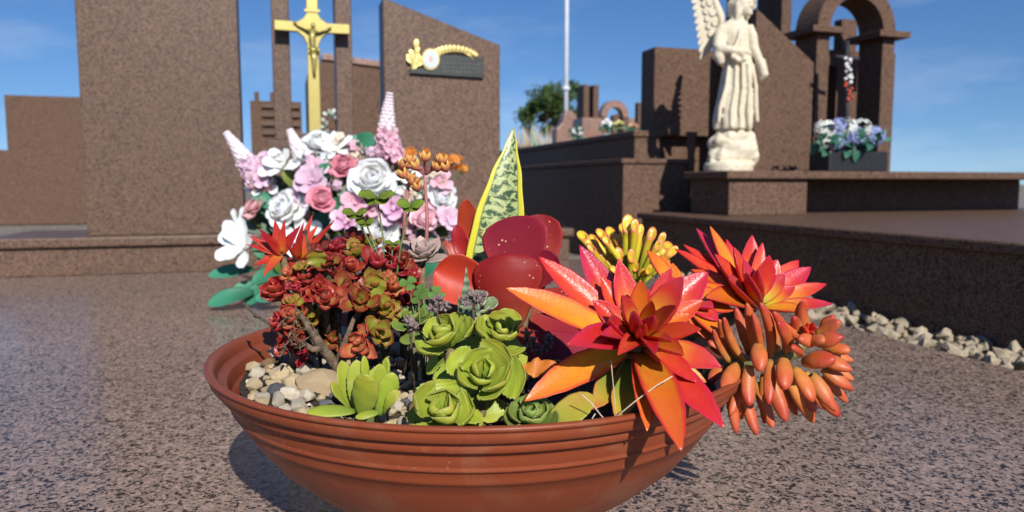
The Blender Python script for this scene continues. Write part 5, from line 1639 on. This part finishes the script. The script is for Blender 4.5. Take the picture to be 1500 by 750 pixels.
def spike(pts, r0, r1, mats, name='lavender_spike', d=0.0):
    pp = [Bq(x, y, d) for x, y in pts]
    m = [MB() for _ in mats]
    def PT(t):
        s = t * (len(pp) - 1); i = min(int(s), len(pp) - 2); k = s - i
        return pp[i].lerp(pp[i + 1], k)
    n = 17
    for i in range(n):
        t = (i + .3) / n
        c = PT(t); T = (PT(min(1, t + .05)) - PT(max(0, t - .05))).normalized()
        rad = (r0 + (r1 - r0) * t ** 1.1) * KB
        a = T.orthogonal().normalized()
        nn = 7 if t < .55 else 5
        for j in range(nn):
            dv = a.copy(); dv.rotate(Quaternion(T, (j + .5 * (i % 2)) * 2 * math.pi / nn + rnd(-.1, .1)))
            q = c + dv * rad * .8
            if t < .62:
                m[0].ball(q, rad * .42 + .0008, rad * .42 + .0008, rad * .34 + .0008, 7, 5)
            else:
                sz = rad * rnd(.5, .85)
                for u_ in range(4):
                    t_ = dv.orthogonal().normalized(); t_.rotate(Quaternion(dv, u_ * 1.57 + i))
                    m[-1].leaf(q, q + (t_ + dv * .5) * sz, dv, sz * .5, .0006, .15, .35, 'petal', 6, 4)
    for mm, mt_, nm in zip(m, mats, (name, 'open_floret')):
        if mm.v:
            mm.build(nm, mt_, root)
    stalk(pp[-1], root)
def cloth_leaf(bx, by, tx, ty, h, m_=GREEN_B, d=0.0, N_=(0, -.7, .7), bend=.1):
    m = MB(); m.leaf(Bq(bx, by, d + .02), Bq(tx, ty, d), N_, h * KB, .0009, bend, .12, 'round', 14, 7, wav=.08, ncren=3, keel=.1, seed=tx); m.build('leaf', m_, root)
# filling foliage behind
for k in range(80):
    x = rnd(350, 670); y = rnd(235, 400)
    if (x - 510) ** 2 / 165 ** 2 + (y - 330) ** 2 / 100 ** 2 > 1:
        continue
    cloth_leaf(x + (510 - x) * .3, y + 22, x, y, rnd(11, 17), random.choice((GREEN_B, OLIVE, SAGE, GREEN_B)), rnd(-.02, .08), (rnd(-.5, .5), -.8, rnd(.2, .8)))
spike([(331, 194), (345, 213), (362, 238), (386, 272)], 4, 16, (LIL, LAV), d=.0)
spike([(424, 190), (434, 212), (446, 240), (462, 275)], 4, 17, (LIL, LAV), d=.0)
spike([(571, 136), (568, 163), (566, 195), (574, 238)], 4, 17, (LIL, PNK), d=.02)
rose(546, 262, 41, WHT, (.05, -.9, .42), -.03)
rose(416, 306, 36, WHT, (-.3, -.8, .45), -.02)
rose(558, 340, 34, WHT, (.1, -.9, .3), -.02)
rose(648, 290, 30, WHT, (.5, -.8, .3), .0)
rose(466, 210, 32, WHT, (0, -.6, .8), .06)
rose(471, 291, 23, ROSE, (.2, -.85, .3), -.07)
rose(373, 303, 22, BLSH, (-.3, -.6, .7), -.02, 'rose_bud')
rose(503, 243, 25, ROSE, (0, -.9, .4), .0)
rose(622, 318, 27, PNK, (.2, -.9, .3), -.02)
rose(592, 318, 24, PNK, (.0, -.9, .4), .0)
lily(414, 246, 36, WHT, (-.2, -.85, .5), -.01)
lily(361, 362, 46, WHT, (-.35, -.85, .35), -.03, 7)
lily(440, 350, 40, WHT, (0, -.9, .4), -.02)
lily(390, 272, 30, WHT, (-.2, -.9, .3), .01)
lily(597, 255, 30, WHT, (.2, -.9, .3), .02)
lily(492, 222, 34, WHT, (.1, -.8, .6), .03, 9, 'lily', .16)
lily(350, 330, 28, WHT, (-.6, -.7, .5), .0)
lily(458, 268, 30, LAV, (-.1, -.9, .4), -.02, 6, 'orchid', .4)
lily(462, 250, 24, PUR, (.1, -.9, .3), .0, 6, 'orchid', .4)
lily(578, 308, 28, PUR, (0, -.9, .3), -.03, 6, 'orchid', .4)
lily(520, 300, 24, PNK, (.1, -.9, .3), -.03, 6, 'orchid', .4)
lily(510, 326, 28, PUR, (0, -.9, .3), -.07, 6, 'orchid', .3)
lily(540, 305, 26, PNK, (0, -.9, .3), -.01, 6, 'orchid', .4)
lily(450, 290, 26, PUR, (0, -.9, .3), .0, 6, 'orchid', .4)
lily(645, 268, 22, PNK, (.3, -.9, .3), .0, 6, 'orchid', .35)
lily(655, 322, 24, LAV, (.4, -.9, .3), -.01, 6, 'orchid', .4)
lily(390, 245, 22, LAV, (-.3, -.9, .3), .0, 6, 'orchid', .45)
for (x_, y_, r_, m_) in ((405, 228, 14, WHT), (440, 226, 13, WHT), (478, 230, 13, WHT), (520, 215, 14, PNK), (595, 240, 13, WHT), (615, 290, 13, WHT), (480, 318, 14, PNK), (400, 285, 12, PNK), (530, 340, 15, WHT), (600, 345, 14, PNK),
                         (430, 280, 13, LAV), (495, 270, 13, LAV), (585, 282, 13, WHT), (635, 300, 14, LAV), (365, 255, 12, LAV), (455, 335, 13, WHT), (340, 345, 13, WHT), (500, 355, 14, PNK), (545, 222, 12, LAV)):
    cluster(x_, y_, r_, m_, 14, .4, rnd(-.03, .02), 'small_blossom')
cluster(650, 330, 26, LAV, 18)
cluster(640, 260, 18, CRM, 14)
cluster(380, 268, 22, BLSH, 14)
cluster(500, 205, 18, CRM, 14, d=.04)
cluster(520, 228, 20, CRM, 14, d=.03)
cluster(612, 262, 18, WHT, 14)
cluster(665, 238, 15, ORF, 22, .45, .02, 'marigold')
cluster(680, 248, 8, ORF, 12, .5, .02, 'marigold')
cluster(600, 226, 12, ORF, 18, .5, .03, 'marigold')
cluster(624, 222, 7, ORF, 12, .5, .03, 'marigold')
cluster(645, 232, 10, ORF, 12, .5, .03, 'marigold')
cluster(470, 262, 16, ORF, 10, .4, .03, 'marigold')
cluster(440, 320, 20, BLSH, 14, d=.01)
cluster(600, 285, 18, CRM, 12)
cloth_leaf(510, 215, 552, 205, 15, d=.02, N_=(0, -.9, .3)); cloth_leaf(560, 225, 512, 203, 14, d=.03, N_=(0, -.9, .3))
for (bx, by, tx, ty, h, m_, d) in ((372, 395, 305, 404, 12, GREEN_B, -.02), (372, 428, 304, 446, 14, GREEN_B, -.06), (395, 425, 340, 425, 14, GREEN_B, -.03), (400, 410, 360, 446, 14, GREEN_B, -.04), (420, 390, 370, 415, 15, GREEN_B, -.02), (410, 430, 375, 440, 12, GREEN_B, -.07),
                                  (400, 340, 350, 330, 13, SAGE, 0), (440, 330, 395, 335, 16, SAGE, -.02), (500, 320, 450, 335, 20, GREEN_B, -.02), (480, 330, 510, 352, 14, OLIVE, 0), (520, 262, 498, 290, 14, SAGE, .0), (480, 262, 466, 235, 10, OLIVE, .0),
                                  (600, 345, 640, 350, 14, SAGE, .0), (420, 400, 400, 380, 12, OLIVE, -.02), (630, 345, 668, 340, 12, OLIVE, .02), (575, 275, 590, 240, 10, OLIVE, .02), (385, 330, 365, 318, 13, OLIVE, 0), (405, 375, 378, 385, 14, GREEN_B, 0)):
    cloth_leaf(bx, by, tx, ty, h, m_, d)
